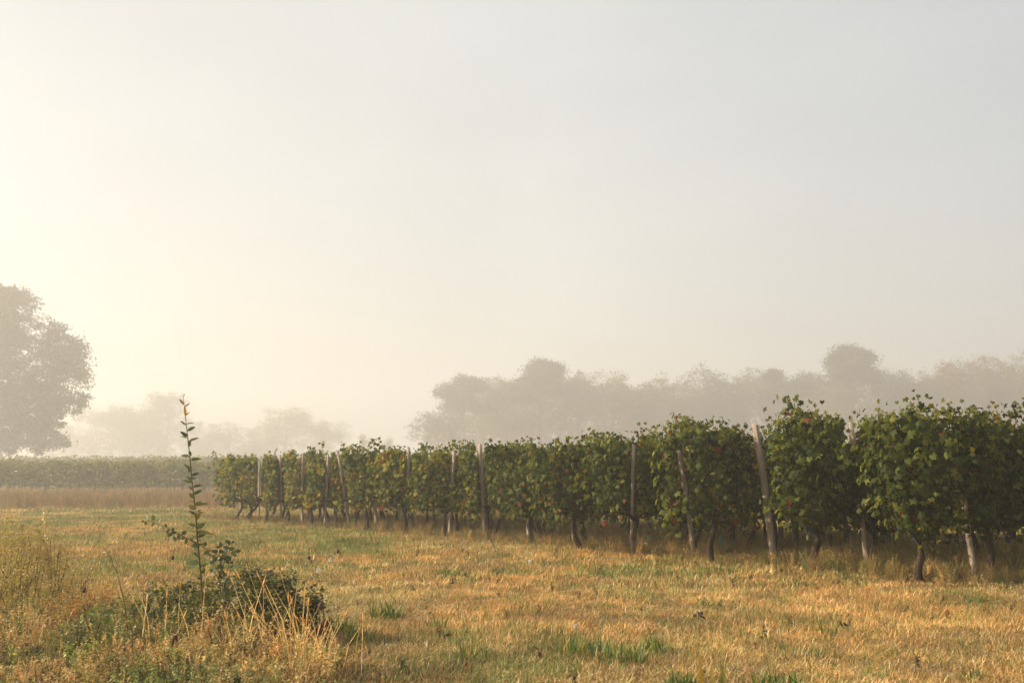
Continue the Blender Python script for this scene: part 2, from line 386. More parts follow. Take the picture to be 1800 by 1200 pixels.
fill = [(790, 722, 'beneath the left pine of the wood'), (850, 676, 'beside the trunk of the left pine'), (925, 668, 'left of the second pine trunk'), (985, 664, 'beneath the right half of the second pine'),
 (1050, 672, 'under the dip right of the second pine'), (1110, 682, 'below the lowest part of the wood skyline'), (1160, 678, 'between the skyline dip and the spiky top'), (1215, 668, 'left of the speckled sky gap'),
 (1275, 668, 'right of the speckled sky gap'), (1375, 664, 'right of the thin pine tip'), (1435, 656, 'left of the tallest pine'), (1530, 662, 'right of the tallest pine trunk'), (1585, 668, 'below the pointed tree'),
 (1630, 668, 'in the skyline notch'), (1700, 648, 'between the two rusty brown trees'), (1765, 640, 'near the right edge of the frame')]
fsrc = []
for k, (px, top, lab) in enumerate(fill):
    Yk = 303 + (k % 3) * 5
    if k < 4:
        rt = build_tree('broadleaf_tree', px, top, Yk, 92, 'round', 'lower hazy tree ' + lab, (DARK, OLIVE)[k % 2], .0, 1.0, 'lower trees filling the hazy wood', 'tree', 300 + k); fsrc.append((rt, at(px, top, Yk).z - rt.location.z))
    else:
        src, h0 = fsrc[k % 4]; tp = at(px, top, Yk); r2 = src.copy(); C.objects.link(r2); zb = g(tp.x, Yk) - .05
        r2.location = (tp.x, Yk, zb); sc_ = (tp.z - zb) / h0; r2.scale = (1 if k % 3 else -1, 1, sc_); r2['label'] = 'lower hazy tree ' + lab
        r2.rotation_euler = (0, 0, k * 1.3)
        for ch in src.children: c2 = ch.copy(); C.objects.link(c2); c2.parent = r2

# the big tree at the left edge
def big_tree():
    Y = 165.0; c = at(-40, 640, Y); zb = g(c.x, Y)
    root = empty('oak_tree', (c.x, Y, zb - .05)); tag(root, 'big spreading broadleaf tree fading into the fog at the left edge', 'tree')
    r = np.random.default_rng(5); rr = random.Random(5)
    # lobes from the outline of its right half; the left half is mirrored roughly
    out = [(10, 535, 48), (45, 575, 46), (-40, 545, 56), (90, 590, 38), (112, 640, 44), (60, 640, 60), (112, 700, 42), (60, 710, 62), (85, 765, 42), (30, 760, 55),
           (-20, 600, 80), (-40, 700, 90), (-110, 560, 70), (-170, 620, 75), (-190, 700, 70), (-140, 760, 60), (-100, 650, 90), (20, 590, 60), (-20, 770, 50), (135, 665, 24), (98, 580, 20), (128, 610, 22), (12, 520, 24)]
    lobes = []
    for (px, py, rp) in out:
        q = at(px, py, Y); rm = rp / F * Y
        for s in (-1, 1, 0):
            dep = rr.uniform(.1, .6) * s * 8.0 * (1 - abs(px + 40) / 260)
            lobes.append((q.x - c.x, dep, q.z - zb, rm * .95, rm * .8))
    LS = np.array(lobes)
    tg = Geo()
    tk = [(0, 0, 0), (.1, 0, 1.5), (-.1, .1, 3.5), (.2, 0, 6), (0, 0, 9), (.3, 0, 13)]
    tube(tg, tk, [.75, .6, .52, .42, .3, .12], (1, 1, 1), 10, .1)
    for lb in lobes[::2]:
        s = np.array((0, 0, min(8.5, max(2.8, lb[2] * .55)))); e = np.array(lb[:3]); mid = (s * .5 + e * .5) + np.array((rr.uniform(-.5, .5), 0, -.2))
        tube(tg, [s, mid, e], [.22, .14, .05], (1, 1, 1), 5, .1, False)
    obj('trunk', tg.mesh('trunk', M_tbark, True), root)
    nclu = 3100; per = 50
    wgt = LS[:, 3] ** 2; li = r.choice(len(LS), nclu, p=wgt / wgt.sum())
    d = norm(r.normal(size=(nclu, 3))); rad = r.random((nclu, 1)) ** .4
    cc = LS[li, :3] + d * rad * np.stack([LS[li, 3], LS[li, 3], LS[li, 4]], 1)
    kk = fbm(cc[:, 0] * .30 + 3, cc[:, 2] * .30 + cc[:, 1] * .06, 8, 3) > .385; cc = cc[kk]; nclu = len(cc)
    crad = r.uniform(.35, 1.0, nclu)
    off = r.normal(size=(nclu, per, 3)) * .62 * crad[:, None, None] * np.array((1.3, 1.3, .65))
    pos = (cc[:, None, :] + off).reshape(-1, 3); N_ = len(pos)
    cols = (DARK * .5 + OLIVE * .6) * (np.repeat(r.uniform(.6, 1.5, nclu), per) * r.uniform(.7, 1.3, N_))[:, None]
    cg = Geo(); place(cg, CARD, pos, r.normal(size=(N_, 3)), r.normal(size=(N_, 3)), r.uniform(.2, .4, N_), cols, r.uniform(.4, 1, N_))
    obj('crown', cg.mesh('crown', M_tree), root)
big_tree()

# ------------------------------------------------------------------ vine builder
VG = np.array((.017, .030, .005)); VG2 = np.array((.105, .125, .020)); VY = np.array((.22, .19, .035)); VR = np.array((.13, .028, .014)); VB = np.array((.16, .085, .035))
def vine_leaves(seed, top, length=1.05, half=.26, yellow=.06, red=.02, shoots=17, droop=.3, low=.50, tmpl=VL, base_green=VG, lsz=.072, step=.036, gapiness=.12):
    r = np.random.default_rng(seed)
    P = []; O = []
    for k in range(shoots):
        u0 = (k + .5) / shoots * length - length / 2 + r.normal() * .04
        v = r.normal() * .07
        h = top + .42 * (float(fbm(np.array([u0 * 2.6 + seed]), np.array([seed * .37]), 9, 2)[0]) - .5) - abs(r.normal()) * .08 + (r.random() < .2) * r.uniform(.04, .12)
        z = low + r.uniform(-.07, .2); uu = u0; sidev = r.choice((-1, 1)) * r.uniform(.02, .16); du = r.normal() * .10
        n = int((h - z) / step)
        for i in range(n):
            t = i / n
            P.append((uu + du * t + r.normal() * .015, v + sidev * t + r.normal() * .02, z + (h - z) * t)); O.append(k)
            if r.random() < droop * .12 and t > .5:      # a lateral that arches out and hangs
                s = 1 if sidev > 0 else -1; q = np.array(P[-1]); dd = np.array((r.normal() * .5, s * r.uniform(.4, 1), .6)); 
                for j in range(r.integers(4, 13)):
                    q = q + dd * .055; dd = dd + np.array((0, 0, -.22)); P.append(tuple(q)); O.append(k)
    P = np.array(P)
    core = np.arange(3 * len(P)) % 3 == 2
    P = np.repeat(P, 3, axis=0); N_ = len(P)
    sd = np.where(r.random(N_) < .5, -1, 1)
    spread = half * (.55 + .45 * np.sin(np.clip((P[:, 2] - low) / (top - low), 0, 1) * 2.6 + .3))
    off = np.stack([r.normal(size=N_) * .06, sd * np.abs(r.normal(size=N_)) ** .7 * spread * np.where(core, .25, .75), r.normal(size=N_) * .04 - .02], 1)
    pos = P + off
    # gaps: clumpy thinning
    keepn = fbm(pos[:, 0] * 5 + seed, pos[:, 2] * 5 + np.sign(off[:, 1]) * 7, seed, 2)
    keep = ((keepn > gapiness + .17) | core) & (pos[:, 2] > low - .15 - .12 * (r.random(N_) < .15))
    pos = pos[keep]; off = off[keep]; N_ = len(pos)
    nr = np.stack([r.normal(size=N_) * .55, np.sign(off[:, 1]) * .8 + r.normal(size=N_) * .45, .45 + r.normal(size=N_) * .45], 1)
    # leaves at the ends of the row look outward
    tip = np.stack([r.normal(size=N_) * .5, np.sign(off[:, 1]) * .35 + r.normal(size=N_) * .2, -1 + r.normal(size=N_) * .45], 1)
    size = lsz * r.uniform(.55, 1.2, N_) * np.where(pos[:, 2] > top - .12, .75, 1)
    t = r.random(N_) ** 2
    cols = mixc(base_green, VG2, t)
    patch = fbm(pos[:, 0] * 3 + seed * 1.3, pos[:, 2] * 3, seed + 5, 2)
    ylw = r.random(N_) < yellow * (.3 + 2.4 * (patch > .55) + .6 * (pos[:, 2] < .85))
    cols[ylw] = mixc(VG2, VY, r.random(ylw.sum()))
    rd = r.random(N_) < .7 * red * (.2 + 3 * (patch > .62) + .8 * (pos[:, 2] < .8)); cols[rd] = mixc(VR, VB, r.random(rd.sum()) * .7)
    tops = (pos[:, 2] > top - .14) & (r.random(N_) < .35); cols[tops] = mixc(VG2, VY, r.random(tops.sum()) * .45)
    cols *= r.uniform(.75, 1.25, N_)[:, None]
    return pos, nr, tip, size, cols, tmpl
def grape_bunch_mesh(seed):
    rr = random.Random(seed); gg = Geo()
    phi = (1 + 5 ** .5) / 2
    iv = np.array([(-1, phi, 0), (1, phi, 0), (-1, -phi, 0), (1, -phi, 0), (0, -1, phi), (0, 1, phi), (0, -1, -phi), (0, 1, -phi), (phi, 0, -1), (phi, 0, 1), (-phi, 0, -1), (-phi, 0, 1)]) / 1.902
    it = [(0, 11, 5), (0, 5, 1), (0, 1, 7), (0, 7, 10), (0, 10, 11), (1, 5, 9), (5, 11, 4), (11, 10, 2), (10, 7, 6), (7, 1, 8), (3, 9, 4), (3, 4, 2), (3, 2, 6), (3, 6, 8), (3, 8, 9), (4, 9, 5), (2, 4, 11), (6, 2, 10), (8, 6, 7), (9, 8, 1)]
    for k in range(34):
        t = k / 34; rad = .045 * (1 - t) ** .7 + .006; a = k * 2.4
        gg.add(iv * .0095 + np.array((math.cos(a) * rad, math.sin(a) * rad, -.13 * t)), it, (1, 1, 1))
    return gg.mesh('grape_bunch', M_grape, True)
BUNCH = grape_bunch_mesh(3)
def trunk_mesh(seed, leanu, leanv, hgt=.55):
    rr = random.Random(seed); tg = Geo()
    n = 9; pts = []; rad = []
    for i in range(n):
        t = i / (n - 1)
        pts.append((leanu * t + .025 * math.sin(t * 7 + seed), leanv * t + .02 * math.cos(t * 6 + seed * 2), -.04 + (hgt + .04) * t))
        rad.append(.033 * (1.45 - .75 * t + .35 * (t > .85)) * rr.uniform(.88, 1.12))
    tube(tg, pts, rad, (1, 1, 1), 8, .16)
    e = np.array(pts[-1])
    for s in (-1, 1):
        q = [e - (0, 0, .03), e + (s * .15, rr.uniform(-.03, .03), .06), e + (s * .32, 0, .05 + rr.uniform(-.02, .04)), e + (s * .46, 0, .09)]
        tube(tg, q, [.03, .024, .019, .012], (1, 1, 1), 6, .15)
        for j in range(4):
            b = e + np.array((s * (.1 + .1 * j), 0, .06)); h2 = rr.uniform(.5, 1.0)
            tube(tg, [b, b + (rr.uniform(-.05, .05), rr.uniform(-.08, .08), h2 * .5), b + (rr.uniform(-.08, .08), rr.uniform(-.12, .12), h2)], [.006, .005, .003], (1.6, 1.2, .9), 4, 0, False)
    return tg.mesh('trunk', M_bark, True)

# rows: foot of the end post (px), row direction and look.   x of the foot on the headland line gives its distance
ROWDIR = Vector((.842, .539, 0)); ROWANG = math.atan2(ROWDIR.y, ROWDIR.x)
def headland(px):
    Yd = 25430.0 / (px + 380.0)
    p_ = at(px, HOR, Yd); return Vector((p_.x, Yd, g(p_.x, Yd)))
ORD = ['first', 'second', 'third', 'fourth', 'fifth', 'sixth', 'seventh', 'eighth', 'ninth', 'tenth', 'eleventh', 'twelfth', 'thirteenth', 'fourteenth', 'fifteenth', 'sixteenth', 'seventeenth', 'eighteenth']
# foot px, post top offset px (lean), post height, post width, canopy top, yellow, red, words for the post
ROWS = [
 (1706, -16, .95, .085, 1.86, .05, .02, 'grey post with only its foot showing at the right edge'),
 (1520, -22, 1.74, .075, 1.79, .04, .02, 'dark post almost buried in leaves, foot lit by the sun'),
 (1357, -27, 1.70, .115, 1.80, .06, .04, 'thickest grey post with bare broad top leaning left'),
 (1217, -22, 1.50, .085, 1.76, .07, .04, 'brown post leaning left, middle and foot lit orange'),
 (1108,   7, 1.52, .070, 1.76, .07, .02, 'pale thin upright post with a bright sunlit edge'),
 (1008,   0, 1.30, .085, 1.68, .05, .02, 'post showing just its squat foot beneath dense leaves'),
 ( 928,   4, 1.30, .070, 1.70, .07, .03, 'post hidden behind leaves beside the sprawling low vine'),
 ( 853, -10, 1.66, .085, 1.68, .14, .04, 'dark leaning post with its top level with the leaves'),
 ( 790,   8, 1.55, .080, 1.66, .22, .14, 'weathered post among red and yellow leaves'),
 ( 715,   3, 1.68, .075, 1.64, .20, .05, 'pale post with its bare upper half clear of leaves'),
 ( 662,  -6, 1.50, .080, 1.70, .22, .06, 'post mostly covered in green and yellow leaves'),
 ( 616, -23, 1.70, .080, 1.66, .20, .04, 'strongly slanting pale post bare from top to foot'),
 ( 573,   3, 1.64, .085, 1.64, .18, .04, 'broad brown upright post just left of the slanting one'),
 ( 533,  -2, 1.66, .085, 1.66, .24, .14, 'post with bare top next to a yellow and red vine'),
 ( 496,  -4, 1.64, .080, 1.68, .22, .05, 'slim bare post second from the left end'),
 ( 456,   0, 1.52, .075, 1.66, .10, .04, 'leftmost bare upright post, thin and pale in the haze'),
 ( 430,  -9, .62, .050, 1.72, .10, .03, 'short thin broken stake at the left end of the vines'),
]
wire_meshes = {}
def make_post(i, row):
    px, lean, hh, wd, ct, ye, re, words = row
    B = headland(px); tl = B + Vector((lean / F * B.y, -.0, hh))
    hh2 = (tl - B).length
    gg = Geo(); rr = random.Random(i * 7 + 1)
    nseg = 9; V = []; wd = wd * .68; dep = wd * rr.uniform(.62, .85)
    for k in range(nseg):
        t = k / (nseg - 1); zz = -.12 + (hh2 + .12) * t; wv = wd * (1.03 - .06 * t); ww = .004
        cx, cyy = .006 * math.sin(t * 4 + i), .005 * math.cos(t * 5 + i)
        for (sx, sy) in ((-1, -.7), (-.7, -1), (.7, -1), (1, -.7), (1, .7), (.7, 1), (-.7, 1), (-1, .7)):
            V.append((cx + sx * wv / 2 + rr.uniform(-ww, ww), cyy + sy * dep / 2 + rr.uniform(-ww, ww), zz + (rr.uniform(-.012, .012) + .012 * sx if k == nseg - 1 else 0)))
    T = []
    for k in range(nseg - 1):
        for j in range(8):
            a = k * 8 + j; b = k * 8 + (j + 1) % 8; T += [(a, b, b + 8), (a, b + 8, a + 8)]
    for j in range(1, 7): T.append(((nseg - 1) * 8, (nseg - 1) * 8 + j, (nseg - 1) * 8 + j + 1))
    gg.add(V, T, (1, 1, 1))
    root = empty('trellis_post', B)
    tag(root, words, 'post', 'wooden end posts of the vine rows')
    sh = obj('shaft', gg.mesh('shaft', M_post), root)
    d = (tl - B).normalized(); q = Vector((0, 0, 1)).rotation_difference(d)
    sh.rotation_mode = 'QUATERNION'; from mathutils import Quaternion
    sh.rotation_quaternion = q @ Quaternion((0, 0, 1), ROWANG + R(90) + rr.uniform(-.25, .25) + .35)
    for hz in (.62, 1.15, 1.48):
        if hz > hh - .04: continue
        if hz not in wire_meshes:
            wg = Geo(); tube(wg, [(0, 0, 0), (1.5, 0, -.015), (3.2, 0, -.01), (4.6, 0, 0)], .0022, (1, 1, 1), 4); wire_meshes[hz] = wg.mesh('wire', M_wire)
        wr = obj('wire', wire_meshes[hz], root); s = hz / hh
        wr.location = (lean / F * B.y * s, 0, hz); wr.rotation_euler = (0, 0, ROWANG)
for i, row in enumerate(ROWS): make_post(i, row)

VOFFS = {1706: .02, 1520: .08, 1008: .03, 928: .05}
CLEAR = {1706: [(0, .36)], 1520: [(0, .30), (.8, .97)], 1357: [(0, .33), (.50, 1.1)], 1217: [(0, .42), (.55, .95)], 1108: [(0, 1.1)], 1008: [(0, .35)], 928: [(0, .2)], 853: [(0, 1.1)],
         790: [(0, .3), (.6, 1)], 715: [(.62, 1.1), (0, .2)], 662: [(0, .4)], 616: [(0, 1.1)], 573: [(0, 1.1)], 533: [(.45, 1.1), (0, .2)], 496: [(0, 1.1)], 456: [(0, 1.2)], 430: [(0, 1.1)]}
VORD = ['end', 'second', 'third', 'fourth', 'fifth', 'sixth', 'seventh', 'eighth']
def row_vines(i, row):
    px, lean, hh, wd, ct, ye, re, words = row
    B = headland(px); nv = 8 if px > 1000 else (6 if px > 600 else 4)
    if px < 440: B = headland(488)
    if px == 456: B = headland(472)
    VOFF = VOFFS.get(px, .20)
    look = 'dark green' if ye < .1 else ('green and yellow' if re < .1 else 'yellow and red')
    for k in range(nv):
        u = -.80 + k * 1.02 + rnd.uniform(-.06, .06)
        p_ = B + ROWDIR * u + Vector((-ROWDIR.y, ROWDIR.x, 0)) * VOFF; p_.z = g(p_.x, p_.y)
        sd = i * 31 + k * 7 + 3; rr = random.Random(sd)
        root = empty('grape_vine', p_, ROWANG)
        vis = 'leafy' if k < 2 else 'shaded'
        tag(root, f'{look} {vis} vine, {VORD[k]} from headland in the {ORD[i]} row from the right', 'grape vine', 'grape vines of the near vineyard rows')
        lu, lv = rr.uniform(-.12, .14), rr.uniform(-.06, .06)
        if px == 928 and k == 0: lu, lv = .34, .02      # the old trunk that sprawls sideways
        if px == 430 and k == 0: lu = .42
        obj('trunk', trunk_mesh(sd, lu, lv, rr.uniform(.46, .58)), root)
        top = ct - (.12 if px > 1650 else .07 if px > 1000 else .03) + rr.uniform(-.07, .07) - (.06 if k > 1 else 0)
        kw = dict(yellow=ye * (1.15 if px < 860 else .6), red=re * .7)
        if px < 860: kw.update(base_green=VG * 1.7)
        if k == 0: kw.update(length=.95, shoots=16, droop=.8, half=.30)
        if i == 0 and k <= 1: top += .04; kw.update(half=.36, droop=.9)
        if px > 1000: kw.update(low=.42 + .08 * rr.random())
        if k == 1: kw.update(half=.20, droop=.3)
        if k > 1: kw.update(half=.18)
        if i > 7: kw.update(lsz=.082, step=.042)
        if k >= 3: kw.update(tmpl=VL_LOW, step=.065, lsz=.11)
        if px == 928 and k == 0: kw.update(low=.46, half=.36)
        if px == 1008 and k == 0: kw.update(shoots=14, half=.34); top -= .25
        pos, nr, tip, size, cols, tm = vine_leaves(sd, top, **kw)
        if k == 0:
            fr = np.clip(.25 - pos[:, 0], 0, .6); nr = nr + np.stack([-fr * 1.8, 0 * fr, 0 * fr], 1); pos[:, 0] -= fr * .25
        pos[:, 0] += lu * .6; pos[:, 1] += lv * .5
        # shoots are tied back where the post stands clear of them
        ca, sa = math.cos(ROWANG), math.sin(ROWANG)
        wx = p_.x + pos[:, 0] * ca - pos[:, 1] * sa; wy = p_.y + pos[:, 0] * sa + pos[:, 1] * ca
        cut = np.zeros(len(pos), bool)
        for rw in ROWS[max(0, i - 3):i + 4]:
            Bq = headland(rw[0]); zz = pos[:, 2] / rw[2]; tr = Vector((Bq.x, Bq.y)).normalized()
            dx = wx - (Bq.x + rw[1] / F * Bq.y * zz); dy = wy - Bq.y
            for (a0, a1) in CLEAR.get(rw[0], ()):
                cut |= (zz > a0) & (zz < a1) & (np.abs(dx * tr.y - dy * tr.x) < .045 + rw[3] * .5) & (dx * tr.x + dy * tr.y < .10)
        kp_ = ~cut; pos = pos[kp_]; nr = nr[kp_]; tip = tip[kp_]; size = size[kp_]; cols = cols[kp_]
        gg = Geo(); place(gg, tm, pos, nr, tip, size, cols)
        lo = obj('leaves', gg.mesh('leaves', M_vine), root); lo['kind'] = 'stuff'
        if i < 6 and k < 2:
            for j in range(rr.randint(1, 3)):
                b = obj('grape_bunch', BUNCH, root); b.location = (lu + rr.uniform(-.35, .35), rr.choice((-.12, .12)) - .03, rr.uniform(.48, .6)); b.scale = [rr.uniform(.9, 1.2)] * 3
for i, row in enumerate(ROWS): row_vines(i, row)

# ------------------------------------------------------------------ side-on vine rows in the haze on the left
def far_row(name, x0, x1, Y, top, label, dens, seed, col, group):
    r = np.random.default_rng(seed); L_ = x1 - x0; n = int(L_ * dens)
    x = r.uniform(x0, x1, n); tp = top * (1 + .13 * (fbm(x * 1.4, x * 0 + seed, seed, 4) - .5) * 2)
    z = .35 + (tp - .35) * r.random(n) ** .8; y = r.normal(size=n) * .2
    pos = np.stack([x - x0, y, z], 1)
    root = empty(name, (x0, Y, g((x0 + x1) / 2, Y))); tag(root, label, 'vine row', group)
    cols = mixc(col, np.array((.17, .17, .04)), (r.random(n) ** 2) * .8) * r.uniform(.7, 1.3, n)[:, None]
    ye = r.random(n) < .08; cols[ye] = VY * .8
    nr = np.stack([r.normal(size=n) * .5, -np.ones(n) * .5 + r.normal(size=n) * .6, .5 + r.normal(size=n) * .4], 1)
    gg = Geo(); place(gg, VL_LOW, pos, nr, r.normal(size=(n, 3)) + (0, 0, -1), .17 * r.uniform(.6, 1.2, n), cols)
    lo = obj('leaves', gg.mesh('leaves', M_vine), root); lo['kind'] = 'stuff'
    tg = Geo(); 
    for xx in np.arange(.5, L_, 1.1):
        a = rnd.uniform(-.1, .1); tube(tg, [(xx, 0, -.1), (xx + a, 0, .3), (xx + a * 1.5, 0, .7)], [.05, .04, .03], (1, 1, 1), 5, .1)
    t_ = obj('trunks_mass', tg.mesh('trunks_mass', M_bark), root); t_['kind'] = 'stuff'; t_.name = 'trunk'
GF = 'side-on vine rows in the haze on the left'
for k, (Y_, lab) in enumerate(((72, 'nearest side-on vine row, long hazy green band behind brown weeds'), (75, 'second side-on vine row just behind the long green band'))):
    far_row('vine_row', at(-60, HOR, Y_).x, at(470, HOR, Y_).x, Y_, 2.05, lab, 230, 50 + k, np.array((.12, .135, .03)), GF)
labs = ['lowest pale row of the paler vine strip on the rise', 'second pale row up the rise below the far wood', 'third pale row up the rise below the far wood', 'topmost pale row on the rise at the foot of the far wood']
for k, Y_ in enumerate((118, 126, 134, 142)):
    far_row('vine_row', at(-60, HOR, Y_).x, at(480, HOR, Y_).x, Y_, 1.75, labs[k], 110, 60 + k, np.array((.15, .16, .04)), GF)

# ------------------------------------------------------------------ scattered plants (grass, weeds)
def scatter(name, src_meshes, pts, rot, scl, idx, tint, label):
    coll = bpy.data.collections.new(name + '_kinds')
    for k, me in enumerate(src_meshes):
        o = bpy.data.objects.new('%s_kind_%02d' % (name, k), me); coll.objects.link(o)
    me = bpy.data.meshes.new(name); n = len(pts)
    me.vertices.add(n); me.vertices.foreach_set('co', np.asarray(pts, np.float32).ravel())
    a = me.attributes.new('rot', 'FLOAT_VECTOR', 'POINT'); a.data.foreach_set('vector', np.asarray(rot, np.float32).ravel())
    a = me.attributes.new('scl', 'FLOAT_VECTOR', 'POINT'); a.data.foreach_set('vector', np.asarray(scl, np.float32).ravel())
    a = me.attributes.new('idx', 'INT', 'POINT'); a.data.foreach_set('value', np.asarray(idx, np.int32))
    a = me.attributes.new('ptint', 'FLOAT_COLOR', 'POINT'); cc = np.ones((n, 4), np.float32); cc[:, :3] = tint; a.data.foreach_set('color', cc.ravel())
    o = obj(name, me); tag(o, label, kind='stuff')
    ng = bpy.data.node_groups.new(name, 'GeometryNodeTree')
    ng.interface.new_socket('Geometry', in_out='INPUT', socket_type='NodeSocketGeometry')
    ng.interface.new_socket('Geometry', in_out='OUTPUT', socket_type='NodeSocketGeometry')
    A = ng.nodes; gi = A.new('NodeGroupInput'); go = A.new('NodeGroupOutput')
    ci = A.new('GeometryNodeCollectionInfo'); ci.inputs['Collection'].default_value = coll
    ci.inputs['Separate Children'].default_value = True; ci.inputs['Reset Children'].default_value = True
    ip = A.new('GeometryNodeInstanceOnPoints'); ip.inputs['Pick Instance'].default_value = True
    def na(nm, ty):
        x = A.new('GeometryNodeInputNamedAttribute'); x.data_type = ty; x.inputs['Name'].default_value = nm; return x.outputs[0]
    K = ng.links
    K.new(gi.outputs[0], ip.inputs['Points']); K.new(ci.outputs[0], ip.inputs['Instance']); K.new(na('idx', 'INT'), ip.inputs['Instance Index'])
    er = A.new('FunctionNodeEulerToRotation'); K.new(na('rot', 'FLOAT_VECTOR'), er.inputs[0]); K.new(er.outputs[0], ip.inputs['Rotation'])
    K.new(na('scl', 'FLOAT_VECTOR'), ip.inputs['Scale']); K.new(ip.outputs[0], go.inputs[0])
    md = o.modifiers.new('scatter', 'NODES'); md.node_group = ng
    return o

def tuft(seed, nb, spread, hmin, hmax, wd, lean, dark=.15, mat=M_grass, nm='grass_tuft'):
    r = np.random.default_rng(seed); a = r.uniform(0, 6.28, nb); q = np.sqrt(r.random(nb)) * spread
    pos = np.stack([np.cos(a) * q, np.sin(a) * q, np.full(nb, -.012)], 1)
    b = r.uniform(0, 6.28, nb); ln = np.abs(r.normal(size=nb)) * lean
    tip = np.stack([np.cos(b) * ln, np.sin(b) * ln, np.ones(nb)], 1)
    nr = np.stack([np.cos(b), np.sin(b), -ln], 1) + r.normal(size=(nb, 3)) * .3
    size = r.uniform(hmin, hmax, nb)
    gg = Geo(); v = r.uniform(1 - dark * 2.5, 1 + dark * 2, nb)[:, None] * np.ones((1, 3)); v[:, 2] *= r.uniform(.7, 1.2, nb)
    place(gg, BLADE, pos, nr, tip, size, v, wid=(wd * r.uniform(.7, 1.3, nb)) / size)
    return gg.mesh(nm, mat)
def band(y0, y1, dens, half=.56, y_pow=1):
    n = int(dens * half * (y1 * y1 - y0 * y0)); y = np.sqrt(rng.random(n) * (y1 * y1 - y0 * y0) + y0 * y0)
    x = (rng.random(n) * 2 - 1) * half * y; return x, y
DRY1 = np.array((.46, .335, .13)); DRY2 = np.array((.41, .25, .088)); DRY3 = np.array((.54, .42, .20)); GRN1 = np.array((.21, .225, .065)); GRN2 = np.array((.10, .16, .035))
near = [tuft(s, 22, .075, .03, .085,   .0042, 1.2) for s in range(5)]
mid = [tuft(20 + s, 34, .16, .035, .085, .007, 1.1) for s in range(5)]
far = [tuft(40 + s, 40, .45, .05, .11, .016, 1.0) for s in range(4)]
PX = []; PY = []; ID = []; SC = []
for (y0, y1, dn, base, cnt) in ((4.2, 11, 330, 0, 5), (11, 36, 75, 5, 5), (36, 62, 13, 10, 4), (62, 95, 5, 10, 4)):
    x, y = band(y0, y1, dn); PX.append(x); PY.append(y); ID.append(rng.integers(base, base + cnt, len(x)))
x = np.concatenate(PX); y = np.concatenate(PY); idx = np.concatenate(ID); n = len(x)
gf = field_green(x, y); isg = rng.random(n) < gf * .75 + .17
tv = rng.random(n); tint = mixc(DRY1, DRY2, tv * 1.0); pale = rng.random(n) < .25 + .2 * (fbm(x * .8, y * .5, 77) > .55); tint[pale] = DRY3
orange = fbm(x * .6 + 9, y * .6, 55, 2) ; tint = tint * (1 + (orange[:, None] - .5) * np.array((.35, -.05, -.35)))
tint[isg] = mixc(GRN1, GRN2, rng.random(isg.sum()))
blot = fbm(x * 3.1, y * 2.2, 41, 3); tint *= (rng.uniform(.6, 1.3, n) * (.50 + 1.0 * blot))[:, None]
hs = .5 + .8 * fbm(x * 1.3, y * 1.3, 31, 2) ** 1.5 + .35 * isg
tint *= np.array((1.22, 1.13, 1.10)); scl = np.stack([np.ones(n), np.ones(n), hs], 1) * rng.uniform(.75, 1.25, n)[:, None]
pts = np.stack([x, y, gh(x, y)], 1)
rot = np.stack([rng.normal(size=n) * .06, rng.normal(size=n) * .06, rng.uniform(0, 6.28, n)], 1)
scatter('meadow_grass', near + mid + far, pts, rot, scl, idx, tint, 'short dry golden grass of the meadow with green patches')

def leafy_weed(seed, h, nleaf, lsz, branch, tmpl=OVAL, spread=.35, stemw=.002):
    r = np.random.default_rng(seed); gg = Geo(); P = []; D = []
    for b in range(branch):
        a = r.uniform(0, 6.28); ln = r.uniform(.1, spread) * h; hh = h * r.uniform(.55, 1.0); e = np.array((math.cos(a) * ln, math.sin(a) * ln, hh))
        s = np.array((r.normal() * .02, r.normal() * .02, -.02)); m_ = (s + e) / 2 + np.array((0, 0, .08 * h))
        tube(gg, [s, m_, e], [stemw, stemw * .8, stemw * .5], (.95, .82, .66), 3, 0, False)
        for k in range(nleaf):
            t = r.uniform(.15, 1.0); q = (1 - t) ** 2 * s + 2 * t * (1 - t) * m_ + t * t * e
            an = r.uniform(0, 6.28); P.append(q); D.append((math.cos(an), math.sin(an), r.uniform(-.2, .9)))
    P = np.array(P); D = np.array(D); N_ = len(P)
    v = r.uniform(.6, 1.4, N_)[:, None] * np.ones((1, 3))
    place(gg, tmpl, P, np.stack([r.normal(size=N_) * .5, r.normal(size=N_) * .5, np.ones(N_)], 1), D, lsz * r.uniform(.5, 1.25, N_), v)
    return gg.mesh('weed', M_iweed)
def straw(seed, nb, h, spread, bend, wd=.0035, heads=True):
    r = np.random.default_rng(seed); gg = Geo()
    for k in range(nb):
        a = r.uniform(0, 6.28); q = r.random() * spread; s = np.array((math.cos(a) * q, math.sin(a) * q, -.02)); b = r.uniform(0, 6.28); ln = abs(r.normal()) * bend; hh = h * r.uniform(.5, 1.05)
        e = s + np.array((math.cos(b) * ln * hh, math.sin(b) * ln * hh, hh)); m_ = s * .5 + e * .5 - np.array((math.cos(b), math.sin(b), 0)) * ln * hh * .25
        c = r.uniform(.65, 1.35); tube(gg, [s, m_, e], [wd * .5, wd * .4, wd * .25], (c, c * .97, c * .9), 3, 0, False)
        if heads and r.random() < .4:
            d = (e - m_) / np.linalg.norm(e - m_); tube(gg, [e - d * .01, e + d * .03, e + d * .07], [.0015, .0045, .001], (c * .9, c * .7, c * .5), 4, .2)
    return gg.mesh('straw', M_iweed)
weeds = [leafy_weed(100 + s, .20, 13, .030, 7) for s in range(3)] + [leafy_weed(110 + s, .26, 16, .036, 7, LANCE) for s in range(3)] + \
        [straw(120 + s, 16, .30, .10, .45) for s in range(3)] + [leafy_weed(130 + s, .42, 26, .016, 7, OVAL, .28) for s in range(3)] + [leafy_weed(140 + s, .14, 8, .055, 4, LANCE, .6) for s in range(2)]
